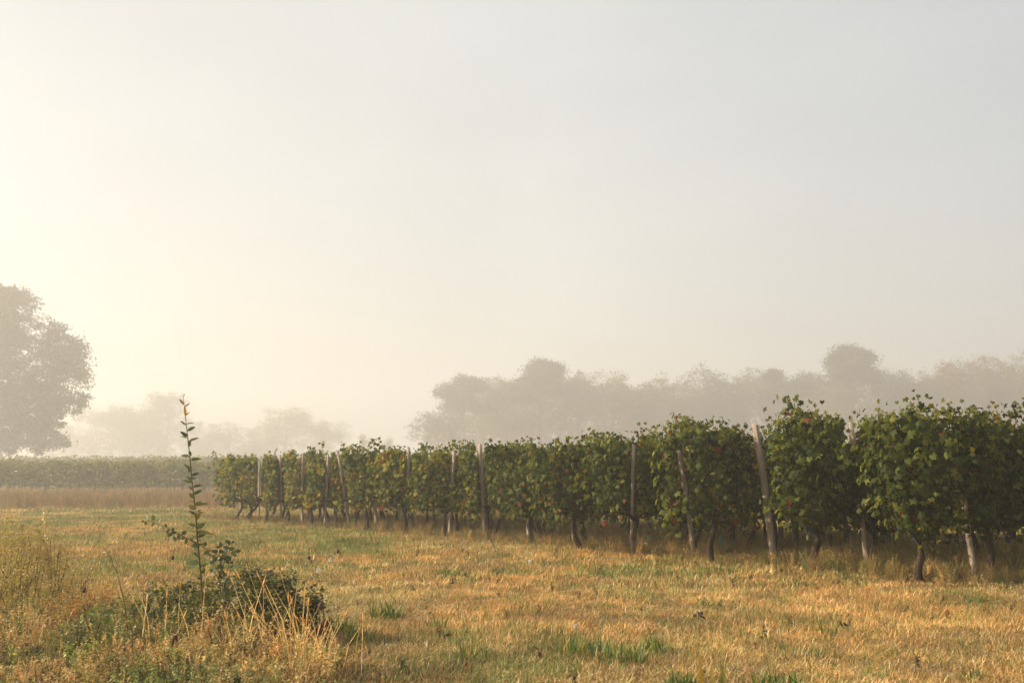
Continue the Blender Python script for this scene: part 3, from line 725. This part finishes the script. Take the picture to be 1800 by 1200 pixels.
OCH = np.array((.33, .235, .09)); OLV = np.array((.16, .165, .05)); DGR = np.array((.055, .080, .022)); STR = np.array((.55, .39, .18)); RBR = np.array((.20, .12, .065)); ORA = np.array((.42, .25, .095))
# left foreground: region bounded by a curve in the meadow
def left_mask(x, y):
    """how far inside the rough corner a spot lies (x is the edge it must stay left of)"""
    edge = np.interp(y, [4, 5.8, 6.6, 7.6, 8.6, 9.6, 11.2, 13.0, 14.5], [-.55, -.78, -1.05, -1.45, -2.35, -3.3, -4.4, -5.6, -7.0]) + (fbm(x * 2, y * 2, 91) - .5) * .5
    return np.clip((edge - x) / .5, 0, 1)
n = 26000; y = np.sqrt(rng.random(n) * (14.5 ** 2 - 4.2 ** 2) + 4.2 ** 2); x = -rng.random(n) * .62 * y
mk = left_mask(x, y); kp = rng.random(n) < mk * np.where(y < 8.5, 1, .6); x = x[kp]; y = y[kp]; n = len(x)
u = rng.random(n); zone = fbm(x * 1.3 + 2, y * 1.3, 61, 2); nearf = y < 7.3
idx = np.select([u < .38, u < .72, u < .78, u < .92], [rng.integers(0, 3, n), rng.integers(3, 6, n), rng.integers(6, 9, n), rng.integers(9, 12, n)], rng.integers(12, 14, n))
tint = np.select([(zone < .40)[:, None], (zone < .52)[:, None], (zone < .62)[:, None]], [mixc(OLV, DGR, rng.random(n)), mixc(OCH, OLV, rng.random(n)), mixc(ORA, STR, rng.random(n))], mixc(OLV, OCH, rng.random(n)))
st = (idx >= 6) & (idx < 9); tint[st] = mixc(STR, ORA, rng.random(st.sum()) * .6); tint *= (rng.uniform(.6, 2.8, n))[:, None]; tint = np.minimum(tint, (.72, .55, .32)); lg = rng.random(n) < .10; tint[lg] = (.24, .29, .06); lg = rng.random(n) < .08; tint[lg] = (.07, .05, .025)
big = (1 + .55 * fbm(x * .9, y * .9, 63, 2)) * .72
scl = np.stack([big] * 3, 1) * rng.uniform(.6, 1.25, n)[:, None]
scl *= .68 * np.where((y > 8.6), .9, 1)[:, None]
rot = np.stack([rng.normal(size=n) * .15, rng.normal(size=n) * .15, rng.uniform(0, 6.28, n)], 1)
scatter('rough_weeds', weeds, np.stack([x, y, gh(x, y)], 1), rot, scl, idx, tint, 'tangled ochre and green weeds filling the rough lower left corner')

# odd taller wisps and low rosettes through the meadow
x, y = band(5, 30, 5.5); n = len(x); kind = rng.random(n)
idx = np.where(kind < .45, rng.integers(6, 9, n), np.where(kind < .75, rng.integers(12, 14, n), rng.integers(0, 3, n)))
tint = np.where((kind < .45)[:, None], mixc(STR, ORA, rng.random(n)), mixc(DGR, RBR, rng.random(n))) * rng.uniform(.7, 1.3, n)[:, None]
scl = (np.where(kind < .45, .42, .38) * rng.uniform(.5, 1.3, n))[:, None] * np.ones((1, 3))
rot = np.stack([rng.normal(size=n) * .25, rng.normal(size=n) * .25, rng.uniform(0, 6.28, n)], 1)
scatter('meadow_weeds', weeds, np.stack([x, y, gh(x, y)], 1), rot, scl, idx, tint, 'sparse low weeds and dry wisps dotted through the meadow')

# undergrowth at the foot of the vines
xs = []; ys = []
for i, row in enumerate(ROWS):
    B = headland(row[0]); k = 1500 if row[0] > 800 else 900
    u_ = rng.uniform(-1.5, 6.5, k); v_ = rng.normal(size=k) * .45; u_ = np.where(u_ < -.9, u_ + rng.random(k) * 1.2, u_)
    xs.append(B.x + ROWDIR.x * u_ - ROWDIR.y * v_); ys.append(B.y + ROWDIR.y * u_ + ROWDIR.x * v_)
x = np.concatenate(xs); y = np.concatenate(ys); n = len(x); u = rng.random(n)
idx = np.select([u < .15, u < .5, u < .85], [rng.integers(6, 9, n), rng.integers(3, 6, n), rng.integers(9, 12, n)], rng.integers(12, 14, n))
tint = np.select([(rng.random(n) < .45)[:, None], (rng.random(n) < .5)[:, None]], [mixc(OCH, RBR, rng.random(n)), mixc(OLV, OCH, rng.random(n))], mixc(STR, OLV, rng.random(n)) * .8) * rng.uniform(.2, 1.7, n)[:, None]; ug = rng.random(n) < .22; tint[ug] = mixc(GRN1, OLV, rng.random(ug.sum())) * .9; tint *= 1.25
scl = (rng.uniform(.2, .6, n) * (.4 + 1.2 * fbm(x * 1.1, y * 1.1, 71, 2)))[:, None] * np.ones((1, 3))
rot = np.stack([rng.normal(size=n) * .15, rng.normal(size=n) * .15, rng.uniform(0, 6.28, n)], 1)
scatter('vineyard_undergrowth', weeds, np.stack([x, y, gh(x, y)], 1), rot, scl, idx, tint, 'dry brown weeds and grass standing under the vines')

# brown weed strip left of the vines
n = 14000; y = rng.uniform(39, 70, n); x = rng.uniform(-44, 0, n)
kp = x < headland(443).x + (y - 33) * 1.1; kp &= fbm(x * .3, y * .3, 14) > .34; kp &= x > -.62 * y
x = x[kp]; y = y[kp]; n = len(x)
idx = rng.integers(6, 12, n); tint = mixc(RBR * 1.3, OCH, rng.random(n)) * rng.uniform(.6, 1.7, n)[:, None]; og = rng.random(n) < .25; tint[og] = OLV * 1.3
scl = (rng.uniform(.7, 1.3, n) * (1 + .3 * ss(40, 50, y)))[:, None] * np.ones((1, 3))
rot = np.stack([rng.normal(size=n) * .1, rng.normal(size=n) * .1, rng.uniform(0, 6.28, n)], 1)
scatter('brown_weed_strip', weeds, np.stack([x, y, gh(x, y)], 1), rot, scl, idx, tint, 'reddish brown dead weeds in a strip before the far vine rows')

# ------------------------------------------------------------------ foreground plants, one by one
def leaf_obj(parent, base, tipdir, face, size, tmpl, col, mat=M_weed, wid=1.0):
    gg = Geo(); place(gg, tmpl, np.zeros((1, 3)), np.array([face], float), np.array([tipdir], float), [size], np.array([col], float), [wid])
    o = obj('leaf', gg.mesh('leaf', mat), parent); o.location = base; return o
def sapling():
    Y = 6.75
    st = [(361, 1158), (359, 1120), (357, 1075), (353, 1010), (347, 945), (343, 895), (338, 850), (334, 805), (329, 760), (325, 722), (322, 696)]
    P = [at(a, b, Y + .04 * math.sin(k)) for k, (a, b) in enumerate(st)]
    b0 = P[0].copy(); b0.z = g(b0.x, b0.y); root = empty('willow_sapling', b0); tag(root, 'tall slender sapling with narrow leaves rising out of the weeds', 'sapling')
    gg = Geo(); Q = [p - b0 for p in P]; Q[0].z = -.03
    tube(gg, Q, [.0060, .0058, .0056, .0052, .0048, .0044, .004, .0034, .0027, .002, .0012], (.13, .09, .045), 7, .06)
    obj('stem', gg.mesh('stem', M_weed, True), root)
    def stem_at(py):
        for k in range(len(st) - 1):
            if st[k][1] >= py >= st[k + 1][1]:
                t = (st[k][1] - py) / (st[k][1] - st[k + 1][1]); return Q[k].lerp(Q[k + 1], t)
        return Q[-1]
    G1 = (.10, .125, .03); G2 = (.06, .09, .025); Y1 = (.40, .28, .06); G3 = (.16, .16, .04)
    lv = [  # attach y, tip dx, tip dy (px), colour, width
     (698, 2, -7, Y1, 1), (712, -9, -13, Y1, 1.1), (716, 8, -10, Y1, .9), (733, -2, -20, Y1, 1.0), (730, 7, -7, Y1, 1), (748, -12, -12, G3, .8), (745, 12, -5, G3, .7),
     (758, 12, -12, G1, 1.5), (768, -13, -12, G2, 1.5), (776, 14, -14, G3, 1.0), (770, -15, -3, G3, .7), (786, 2, -13, G1, 1.6), (792, 4, 9, G2, 2.0), (803, -16, -9, G1, 1.5), (808, 17, -9, G1, 1.4),
     (826, -13, -12, G3, 1.1), (818, -3, 12, G2, 2.2), (836, 10, -8, G2, 1.7), (848, -19, -8, G2, 1.2), (856, 14, -8, G2, 1.2), (876, -7, -10, G1, 2.0), (884, -11, -8, G3, 1.3), (888, 22, -11, G1, 1.0), (893, 8, 10, G3, 2),
     (896, -13, -10, G3, 2.0), (906, -9, 6, Y1, 1.6), (906, 11, -10, Y1, 1.5), (914, 6, -14, G3, 2.0), (926, -16, -8, G1, 1.4), (930, 14, -16, G1, 1.5), (934, 24, -12, G3, 1.2), (936, -22, -10, G3, 1.0), (944, 13, -8, G2, 1.5),
     (962, -14, -3, G2, 1.8), (976, -18, -8, G1, 1.4), (990, -20, -12, G2, 2.2), (996, 12, -9, G1, 1.4), (1014, -16, -6, G3, 1.5), (1030, 14, -10, G3, 1.5), (1050, -14, -9, G1, 1.5), (1075, 14, -10, G1, 1.6), (1100, -14, -8, G3, 1.5)]
    for _ in range(26):
        lv.append((rnd.uniform(830, 1110), rnd.choice((-1, 1)) * rnd.uniform(5, 13), -rnd.uniform(3, 11), rnd.choice((G1, G2, G3, G3)), rnd.uniform(1.0, 1.8)))
    for (py, dx, dy, c, wd) in lv:
        b = stem_at(py); sz = math.hypot(dx, dy) / F * Y * 1.08
        leaf_obj(root, b, (dx, rnd.uniform(-.4, .4) * abs(dx), -dy), (-dy * .3 + rnd.uniform(-.4, .4) * 8, -12, abs(dx) * .6), sz, LANCE, np.array(c) * rnd.uniform(.8, 1.2), wid=wd * 1.15)
sapling()
def twig_plant(name, label, cat, Y, stems, sz, col, seed, tmpl=OVAL, step=9, jitter=5, stemr=.003, stemcol=(.16, .09, .05), foot=None):
    """stems: lists of spots along each shoot; leaves sit alternately along them"""
    rr = random.Random(seed); f = at(*(foot or stems[0][0]), Y); f.z = g(f.x, f.y); root = empty(name, f); tag(root, label, cat)
    for s in stems:
        P = [at(a, b, Y + rr.uniform(-.04, .04)) - f for a, b in s]
        gg = Geo(); tube(gg, P, [stemr * (1 - .7 * k / (len(P) - 1)) for k in range(len(P))], stemcol, 5, .05); obj('stem', gg.mesh('stem', M_weed, True), root)
        Lp = sum((P[k + 1] - P[k]).length for k in range(len(P) - 1)); nl = int(Lp / (step / F * Y))
        for j in range(nl):
            t = (j + .5 + rr.uniform(-.3, .3)) / nl * (len(P) - 1); k = min(int(t), len(P) - 2); q = P[k].lerp(P[k + 1], t - k)
            if s[0][1] > 1060 and t / (len(P) - 1) < .25: continue
            sd = 1 if j % 2 else -1; tg_ = (P[k + 1] - P[k]).normalized()
            d = Vector((-tg_.z, 0, tg_.x)) * sd + tg_ * .4 + Vector((rr.uniform(-.5, .5), rr.uniform(-.8, .8), rr.uniform(-.5, .5)))
            leaf_obj(root, q + Vector((rr.uniform(-1, 1), rr.uniform(-1, 1), rr.uniform(-1, 1))) * (jitter / F * Y * .3), tuple(d), (rr.uniform(-.8, .8), -1, rr.uniform(0, 1)), sz * rr.uniform(.6, 1.3), tmpl, np.array(col) * rr.uniform(.6, 1.5))
    return root
twig_plant('bramble_shoot', 'thin arching bramble shoot reaching left across the sapling stem', 'bramble', 6.85,
    [[(398, 985), (372, 968), (335, 950), (305, 932), (280, 921), (262, 914), (250, 917)], [(330, 948), (312, 938), (296, 935)], [(300, 930), (306, 940), (308, 948)]], .034, (.075, .095, .028), 3, step=8, foot=(398, 1090))
twig_plant('bramble_twig', 'dark round leaved bramble twig standing just right of the sapling', 'bramble', 6.9,
    [[(398, 1130), (394, 1060), (389, 1010), (385, 975), (386, 952)], [(392, 1040), (400, 1000), (408, 975), (414, 965)], [(390, 1015), (376, 990), (370, 972)], [(389, 1000), (398, 980), (406, 962), (410, 948)], [(392, 1030), (378, 1008), (372, 1000)], [(388, 990), (400, 968), (396, 950)]], .034, (.055, .075, .025), 4, step=6, jitter=9)
twig_plant('leaning_weed_stem', 'second slimmer weed stem with pale leafy tip left of the sapling', 'weed', 6.5,
    [[(236, 1210), (228, 1140), (219, 1060), (207, 1010), (192, 975), (179, 958)]], .036, (.17, .18, .055), 8, LANCE, step=13, stemr=.004)
twig_plant('leafy_weed', 'bright green leafed low weed between the left stalk and the dark bush', 'weed', 6.6,
    [[(170, 1110), (165, 1085), (156, 1072)], [(170, 1110), (180, 1085), (184, 1076)], [(170, 1110), (150, 1092), (144, 1082)]], .05, (.16, .21, .04), 11, OVAL, step=7)

def bush(name, label, cat, blobs, n, lsz, cols2, seed, tmpl=OVAL, flat=.6):
    """blobs: spot px,py, radius px, distance"""
    r = np.random.default_rng(seed)
    c0 = at(blobs[0][0], blobs[0][1], blobs[0][3]); zb = g(c0.x, c0.y); root = empty(name, (c0.x, c0.y, zb)); tag(root, label, cat)
    O = np.array((c0.x, c0.y, zb)); gg = Geo(); tg = Geo(); P = []
    wsum = sum(b[2] ** 2 for b in blobs)
    for (px, py, rp, Yd) in blobs:
        c = np.array(at(px, py, Yd)); rm = rp / F * Yd; k = int(n * rp * rp / wsum)
        d = np.clip(r.normal(size=(k, 3)) * .58, -1.8, 1.8) * rm * np.array((1, .9, flat)); pz = c + d; q_ = fbm(pz[:, 0] * 16 + 40, pz[:, 2] * 16 + 9, seed, 2) + .25 * (r.random(k) - .5); pz = pz[q_ > .43]
        P.append(pz)
        for j in range(9):
            e = c + r.normal(size=3) * rm * .45; s = np.array((c[0] + r.normal() * rm * .3, c[1] + r.normal() * rm * .2, g(c[0], c[1]) - .02))
            tube(tg, [s - O, (s + e) / 2 - O + r.normal(size=3) * .02, e - O], [.004, .003, .0015], (.8, .55, .4), 4, 0, False)
    P = np.vstack(P); P = P[P[:, 2] > gh(P[:, 0], P[:, 1]) + .01]; N_ = len(P)
    cols = mixc(cols2[0], cols2[1], r.random(N_) ** 1.5) + (r.random(N_) < .22)[:, None] * np.array((.20, .14, .035)) * r.uniform(.6, 1.4, N_)[:, None]
    place(gg, tmpl, P - O, np.stack([r.normal(size=N_) * .6, r.normal(size=N_) * .6, .6 + np.abs(r.normal(size=N_))], 1), r.normal(size=(N_, 3)), lsz * r.uniform(.5, 1.3, N_), cols)
    o = obj('foliage', gg.mesh('foliage', M_weed), root); o['kind'] = 'stuff'; obj('stem', tg.mesh('stem', M_bark), root)['kind'] = 'stuff'
bush('bramble_bush', 'low dark green bramble bush behind the dry stalks', 'bush',
     [(430, 1056, 54, 7.5), (385, 1034, 28, 7.6), (440, 1014, 22, 7.6), (500, 1026, 26, 7.5), (330, 1030, 20, 7.7), (265, 1040, 20, 7.8), (555, 1058, 16, 7.4), (350, 1064, 44, 7.6), (500, 1060, 50, 7.5), (290, 1066, 44, 7.7), (535, 1082, 20, 7.4), (575, 1095, 14, 7.2), (210, 1085, 20, 7.5), (300, 1105, 26, 6.9), (470, 1005, 10, 7.7), (460, 1030, 34, 7.7), (400, 1085, 60, 7.2), (480, 1095, 44, 7.2), (240, 1070, 30, 7.8), (350, 1100, 46, 7.0)],
     19000, .027, (np.array((.038, .056, .018)), np.array((.095, .105, .030))), 31, flat=.7)
bush('weed_bush', 'tall olive brown weed clump at the left edge with straggly tops', 'bush',
     [(30, 1000, 62, 8.6), (90, 1010, 50, 8.6), (-20, 990, 60, 8.4), (60, 950, 34, 8.8), (20, 955, 40, 8.7), (120, 1040, 46, 8.2), (130, 1010, 34, 8.4), (165, 1060, 30, 7.9), (190, 1085, 26, 7.6), (100, 965, 24, 8.7), (40, 1060, 64, 8.0), (-20, 1060, 60, 8.0)],
     26000, .026, (np.array((.40, .29, .12)), np.array((.15, .15, .045))), 32, LANCE, flat=1.0)
bush('orange_weed_bush', 'orange brown dead weed clump between the left edge and the bramble', 'bush',
     [(150, 1060, 40, 7.6), (190, 1050, 34, 7.8), (120, 1085, 40, 7.3)], 4200, .026, (np.array((.36, .18, .06)), np.array((.24, .14, .05))), 33, LANCE, flat=.8)
def stalk(label, px0, py0, px1, py1, Y, seed, col=(.60, .50, .34)):
    rr = random.Random(seed); f = at(px0, py0, Y); f.z = g(f.x, f.y); e = at(px1, py1, Y) - f; root = empty('seed_stalk', f); tag(root, label, 'weed', 'tall weed stalks at the left edge')
    gg = Geo(); tube(gg, [(0, 0, -.02), (e.x * .4, 0, e.z * .5), tuple(e)], [.004, .003, .0015], (.35, .24, .12), 5, 0); obj('stem', gg.mesh('stem', M_weed), root)
    g2 = Geo(); k = 130; t = np.array([rr.uniform(.45, 1.02) for _ in range(k)]); r = np.random.default_rng(seed)
    P = np.stack([e.x * t ** 1.2, 0 * t, e.z * t], 1) + r.normal(size=(k, 3)) * (.018 * (1.25 - t))[:, None]
    place(g2, OVAL, P, r.normal(size=(k, 3)), r.normal(size=(k, 3)) + (0, 0, 1), r.uniform(.010, .024, k), np.array(col) * r.uniform(.7, 1.2, (k, 1)))
    o = obj('seed_head', g2.mesh('seed_head', M_weed), root); o['kind'] = 'stuff'
stalk('whitish seeding stalk standing above the left weed clump', 92, 1010, 77, 892, 8.7, 1)
stalk('short pale seeding stalk at the left edge', 5, 1000, 12, 915, 8.7, 2, (.36, .34, .14))
stalk('olive seeding stalk between the white stalk and the left edge', 45, 1010, 40, 925, 8.9, 3, (.3, .27, .10))
stalk('olive seeding stalk just right of the whitish one', 120, 1030, 66, 930, 8.8, 4, (.28, .24, .09))

# teasels and knapweed heads
def teasel(label, px, py, fx, fy, Y, hl, hw, seed, head=M_teasel, cat='teasel', name='teasel'):
    f = at(fx, fy, Y); f.z = g(f.x, f.y); e = at(px, py, Y) - f; root = empty(name, f); tag(root, label, cat, 'dark dry seed heads on stalks')
    gg = Geo(); m_ = e * .5 + Vector((e.x * .2 + .01, 0, .02)); tube(gg, [(0, 0, -.02), tuple(m_), tuple(e)], [.0028, .0024, .0019], (.55, .33, .15), 5); obj('stalk', gg.mesh('stalk', M_stem), root)
    hg = Geo(); rr = random.Random(seed); prof = [(0, .25), (.12, .75), (.3, 1), (.55, .97), (.8, .7), (.95, .3), (1, .05)]
    H_ = hl / F * Y; W_ = hw / F * Y / 2
    tube(hg, [(e.x + .002 * k, e.y, e.z + H_ * (t - .1)) for k, (t, q) in enumerate(prof)], [W_ * q * 1.15 for t, q in prof], (1, 1, 1), 9, .15)
    r = np.random.default_rng(seed); k = 60; t = r.random(k); a = r.uniform(0, 6.28, k); q = np.interp(t, [p[0] for p in prof], [p[1] for p in prof]) * W_
    P = np.stack([e.x + np.cos(a) * q, e.y + np.sin(a) * q, e.z + H_ * (t - .1)], 1); D = np.stack([np.cos(a), np.sin(a), np.full(k, .8)], 1)
    place(hg, BLADE, P, np.stack([-np.sin(a), np.cos(a), np.zeros(k)], 1), D, np.full(k, W_ * .7), np.ones((k, 3)), np.full(k, .12))
    obj('seed_head', hg.mesh('seed_head', head, True), root)
for args in [
 ('teasel head topmost of the three on the right side of the dry stalks', 562, 1070, 596, 1205, 6.4, 14, 9),
 ('teasel head middle of the three right of the dry stalks', 567, 1101, 600, 1200, 6.3, 15, 10),
 ('teasel head lowest of the three right of the dry stalks', 562, 1113, 585, 1190, 6.35, 15, 10),
 ('large reddish teasel head in front of the bramble bush near the sapling foot', 303, 1130, 310, 1200, 6.2, 20, 11),
 ('teasel head low at the left among ochre weeds', 157, 1166, 163, 1215, 6.1, 15, 9),
 ('teasel head at the bottom of the frame right of the sapling foot', 280, 1200, 282, 1250, 5.8, 18, 11),
 ('teasel head on the orange weeds left of the bramble', 146, 1040, 150, 1100, 7.4, 9, 7),
 ('tiny dark seed head left of the sapling at bramble shoot height', 302, 982, 306, 1040, 7.6, 7, 5),
 ('tiny dark seed head alone over the meadow above the stalks', 593, 971, 597, 1010, 10.5, 7, 5),
 ('tiny dark seed head on a thin stalk left of the lone meadow head', 542, 982, 544, 1040, 8.4, 6, 5),
 ('dark seed head among the dry stalks in front of the bush', 481, 1115, 486, 1180, 6.5, 13, 8),
 ('dark seed head low in the right of the dry stalks', 522, 1180, 524, 1220, 6.1, 11, 7),
 ('dark seed head at the bottom centre of the meadow', 816, 1170, 820, 1195, 6.4, 9, 6)]:
    teasel(*args, seed=len(args[0]))

# tall dry stalks, one clump per thing
def straw_clump(label, fx, fy, Y, n, tops, seed):
    rr = random.Random(seed); f = at(fx, fy, Y); f.z = g(f.x, f.y); root = empty('dry_grass_clump', f); tag(root, label, 'dry grass', 'clumps of tall dry grass stalks')
    for k in range(n):
        tx, ty = rr.uniform(*tops[0]), rr.uniform(*tops[1]); e = at(tx, ty, Y + rr.uniform(-.2, .2)) - f
        s = Vector((e.x * .75 + rr.uniform(-.10, .16), rr.uniform(-.15, .15), -.02)); m_ = s.lerp(e, .55) + Vector(((e.x - s.x) * -.12, 0, .03))
        gg = Geo(); c = rr.uniform(.75, 1.25); col = np.array((.80, .64, .36)) * c
        tube(gg, [s, m_, e], [.0022, .0018, .001], col, 4, 0, False)
        d = (e - m_).normalized()
        if rr.random() < .6: tube(gg, [e - d * .01, e + d * .025, e + d * .06], [.0012, .0042, .0008], col * (.9, .75, .6), 5, .2)
        obj('stalk', gg.mesh('stalk', M_weed), root)
for k, a in enumerate([
 ('clump of tall dry stalks in front of the right end of the bush', 500, 1190, 6.3, 26, ((420, 580), (1000, 1110))),
 ('clump of dry stalks right of the bush, bending over the meadow', 560, 1200, 6.1, 20, ((520, 640), (1060, 1150))),
 ('clump of dry stalks crossing the dark middle of the bush', 420, 1180, 6.4, 13, ((350, 470), (1010, 1120))),
 ('clump of dry stalks left of the sapling foot', 270, 1170, 6.4, 10, ((200, 330), (1030, 1120)))]):
    straw_clump(*a, seed=k + 60)

# coarse green grass tufts in the meadow
def green_tuft(label, px, py, rp, hp, nb, seed, col=(.085, .15, .035)):
    Y_ = EYE * F / (py - HOR); f = at(px, py, Y_); f.z = g(f.x, f.y)
    o = obj('grass_tuft', None) if False else None
    r = np.random.default_rng(seed); rm = rp / F * Y_; hm = hp / F * Y_ * 1.25
    a = r.uniform(0, 6.28, nb); q = np.sqrt(r.random(nb)) * rm; pos = np.stack([np.cos(a) * q, np.sin(a) * q, np.full(nb, -.01)], 1)
    b = r.uniform(0, 6.28, nb); ln = np.abs(r.normal(size=nb)) * .55 + .1
    tip = np.stack([np.cos(b) * ln, np.sin(b) * ln, np.ones(nb)], 1); nr = np.stack([np.cos(b), np.sin(b), -ln], 1) + r.normal(size=(nb, 3)) * .25
    cols = mixc(np.array(col) * .8, np.array((.13, .19, .045)), r.random(nb)) * r.uniform(.6, 1.3, nb)[:, None]; dr = r.random(nb) < .12; cols[dr] = DRY1
    gg = Geo(); size = hm * r.uniform(.5, 1.15, nb); place(gg, BLADE, pos, nr, tip, size, cols, wid=(.010 * r.uniform(.6, 1.3, nb)) / size)
    o = obj('grass_tuft', gg.mesh('grass_tuft', M_weed), None, f); tag(o, label, 'grass tuft', 'coarse green grass tufts in the meadow')
for k, a in enumerate([
 ('dense green grass tuft alone in the meadow right of the stalks', 680, 1078, 30, 28, 150),
 ('dark green tuft touching the right end of the bush', 598, 1108, 32, 36, 120, ),
 ('dark green tuft between the bush and the lone dense tuft', 632, 1122, 26, 30, 80),
 ('upright green tuft just below the lone dense tuft', 768, 1098, 14, 24, 40),
 ('green tuft with long blades, left of the big green patch', 832, 1150, 26, 30, 70),
 ('left clump of the big green patch near the bottom centre', 1020, 1140, 44, 34, 150),
 ('middle clump of the big green patch near the bottom centre', 1090, 1150, 44, 34, 150),
 ('right clump of the big green patch near the bottom centre', 1150, 1135, 30, 30, 90),
 ('bright green tuft at the bottom edge, left of the blurred blade', 1195, 1192, 26, 30, 90),
 ('bright green tuft at the bottom edge, right of the blurred blade', 1360, 1195, 44, 34, 170),
 ('small green tuft at the bottom right corner', 1712, 1180, 16, 22, 50),
 ('faint green tuft in the middle of the right meadow', 1248, 1058, 22, 20, 70),
 ('faint green tuft close under the vines at the far right', 1720, 1048, 16, 16, 50),
 ('dark green tuft right of centre beneath the thick post', 1455, 1100, 20, 20, 50),
 ('small green sprig in the golden meadow left of centre', 908, 1045, 12, 12, 30),
 ('green sprig under the sprawling old vine trunk', 828, 1010, 12, 8, 30)]):
    green_tuft(*a, seed=k + 200)
# blurred blades close to the lens
def near_blade():
    f = Vector((.265, 1.55, g(.2, 1.5))); root = empty('tall_grass_blade', f); tag(root, 'blurred green blades close to the camera at the bottom edge', 'grass')
    for (dx, dz, c, wd) in ((-.012, .785, (.22, .14, .04), .016), (.018, .772, (.13, .16, .045), .022), (.004, .768, (.20, .17, .045), .014)):
        gg = Geo(); L_ = dz
        V = []; T = []
        for k in range(15):
            t = k / 14; w_ = wd * 1.25 * (1 - t ** 6) + .0006; V += [(dx * t - w_ / 2, .02 * t * t, L_ * t), (dx * t + w_ / 2, .02 * t * t + .003, L_ * t)]
        for k in range(14): a = 2 * k; T += [(a, a + 1, a + 3), (a, a + 3, a + 2)]
        gg.add(V, T, c); obj('blade', gg.mesh('blade', M_weed), root)
near_blade()
# pale dandelion clocks and dark dead heads in the grass
def puff(label, px, py, rp, seed, mat=M_white, name='dandelion_clock', cat='flower', group='pale seed puffs in the meadow'):
    Y_ = EYE * F / (py - HOR) * .985; c = at(px, py - 4, Y_); r = np.random.default_rng(seed); f = Vector((c.x, c.y, g(c.x, c.y))); root = empty(name, f); tag(root, label, cat, group)
    h = max(.02, (c - f).z); sg = Geo(); tube(sg, [(0, 0, -.01), (0.004, 0, h)], .0015, (.3, .25, .1), 4); obj('stalk', sg.mesh('stalk', M_weed), root)
    k = 70; d = norm(r.normal(size=(k, 3))); rm = rp / F * Y_; gg = Geo()
    place(gg, BLADE, np.zeros((k, 3)) + (0, 0, h), r.normal(size=(k, 3)), d, np.full(k, rm), np.ones((k, 3)), np.full(k, .3)); obj('seed_head', gg.mesh('seed_head', mat), root)
puff('larger white seed puff left of the lone tiny dark head', 582, 987, 5, 1)
puff('smaller white seed puff below and left of the larger one', 560, 1006, 5, 2)
puff('pale seed puff in the golden meadow below the vines, centre left', 932, 990, 4, 3)
puff('pale seed puff near the bottom, right of the green patch', 1012, 1104, 5, 4)
for k, (px, py, lb) in enumerate([(797, 1022, 'dark dead leaf curl in the dry grass, left centre of the meadow'), (781, 1126, 'dark dead leaf curl left of the long bladed tuft'), (1231, 1086, 'dark dead leaf curl right of the meadow centre'), (1483, 1100, 'dark dead leaf curl low in the right meadow'), (1342, 1115, 'dark dead leaf curl left of the low right one'), (950, 1150, 'dark dead leaf curl beside the left clump of the green patch')]):
    Y_ = EYE * F / (py - HOR); f = at(px, py, Y_); r = np.random.default_rng(k); gg = Geo()
    place(gg, LANCE, r.normal(size=(4, 3)) * .01 + (0, 0, .05), r.normal(size=(4, 3)), r.normal(size=(4, 3)), np.full(4, .05), np.full((4, 3), .05) * (1, .6, .4), np.full(4, 2.2))
    tag(obj('dead_leaf', gg.mesh('dead_leaf', M_weed), None, (f.x, f.y, g(f.x, f.y))), lb, 'leaf', 'dark dead leaves in the meadow')
# teal netting scraps low in the vines
for px, py, lb, s in ((1142, 952, 'teal netting scrap between the pale thin post and the next trunk', 1), (1267, 950, 'small teal netting scrap under the vine left of the thick post', .6)):
    B = headland(px + 40); c = at(px, py, B.y + .3); gg = Geo()
    for k in range(7):
        a = k * .9; tube(gg, [(.0, 0, .10 * s), (math.cos(a) * .03 * s, math.sin(a) * .02, .02), (math.cos(a) * .05 * s, math.sin(a) * .03, -.09 * s)], .003, (1, 1, 1), 4)
    tag(obj('netting_scrap', gg.mesh('netting_scrap', M_teal), None, c), lb, 'netting', 'teal netting scraps')

# ------------------------------------------------------------------ the fog
x0, x1, y0, y1, z0, z1 = -350, 350, -30, 530, -1.2, 41.0
V = [(x0, y0, z0), (x1, y0, z0), (x1, y1, z0), (x0, y1, z0), (x0, y0, z1), (x1, y0, z1), (x1, y1, z1), (x0, y1, z1)]
Q = [(0, 3, 2, 1), (4, 5, 6, 7), (0, 1, 5, 4), (1, 2, 6, 5), (2, 3, 7, 6), (3, 0, 4, 7)]
m, n, l = base_mat('morning_haze')
pv = n.new('ShaderNodeVolumePrincipled'); pv.inputs['Color'].default_value = (1.0, .985, .955, 1); pv.inputs['Density'].default_value = HAZE; pv.inputs['Anisotropy'].default_value = .50
o_ = n.new('ShaderNodeOutputMaterial'); l.new(pv.outputs[0], o_.inputs['Volume'])
tag(obj('haze', mesh('haze', V, Q, None, m)), 'pale morning fog over the whole field', kind='stuff')
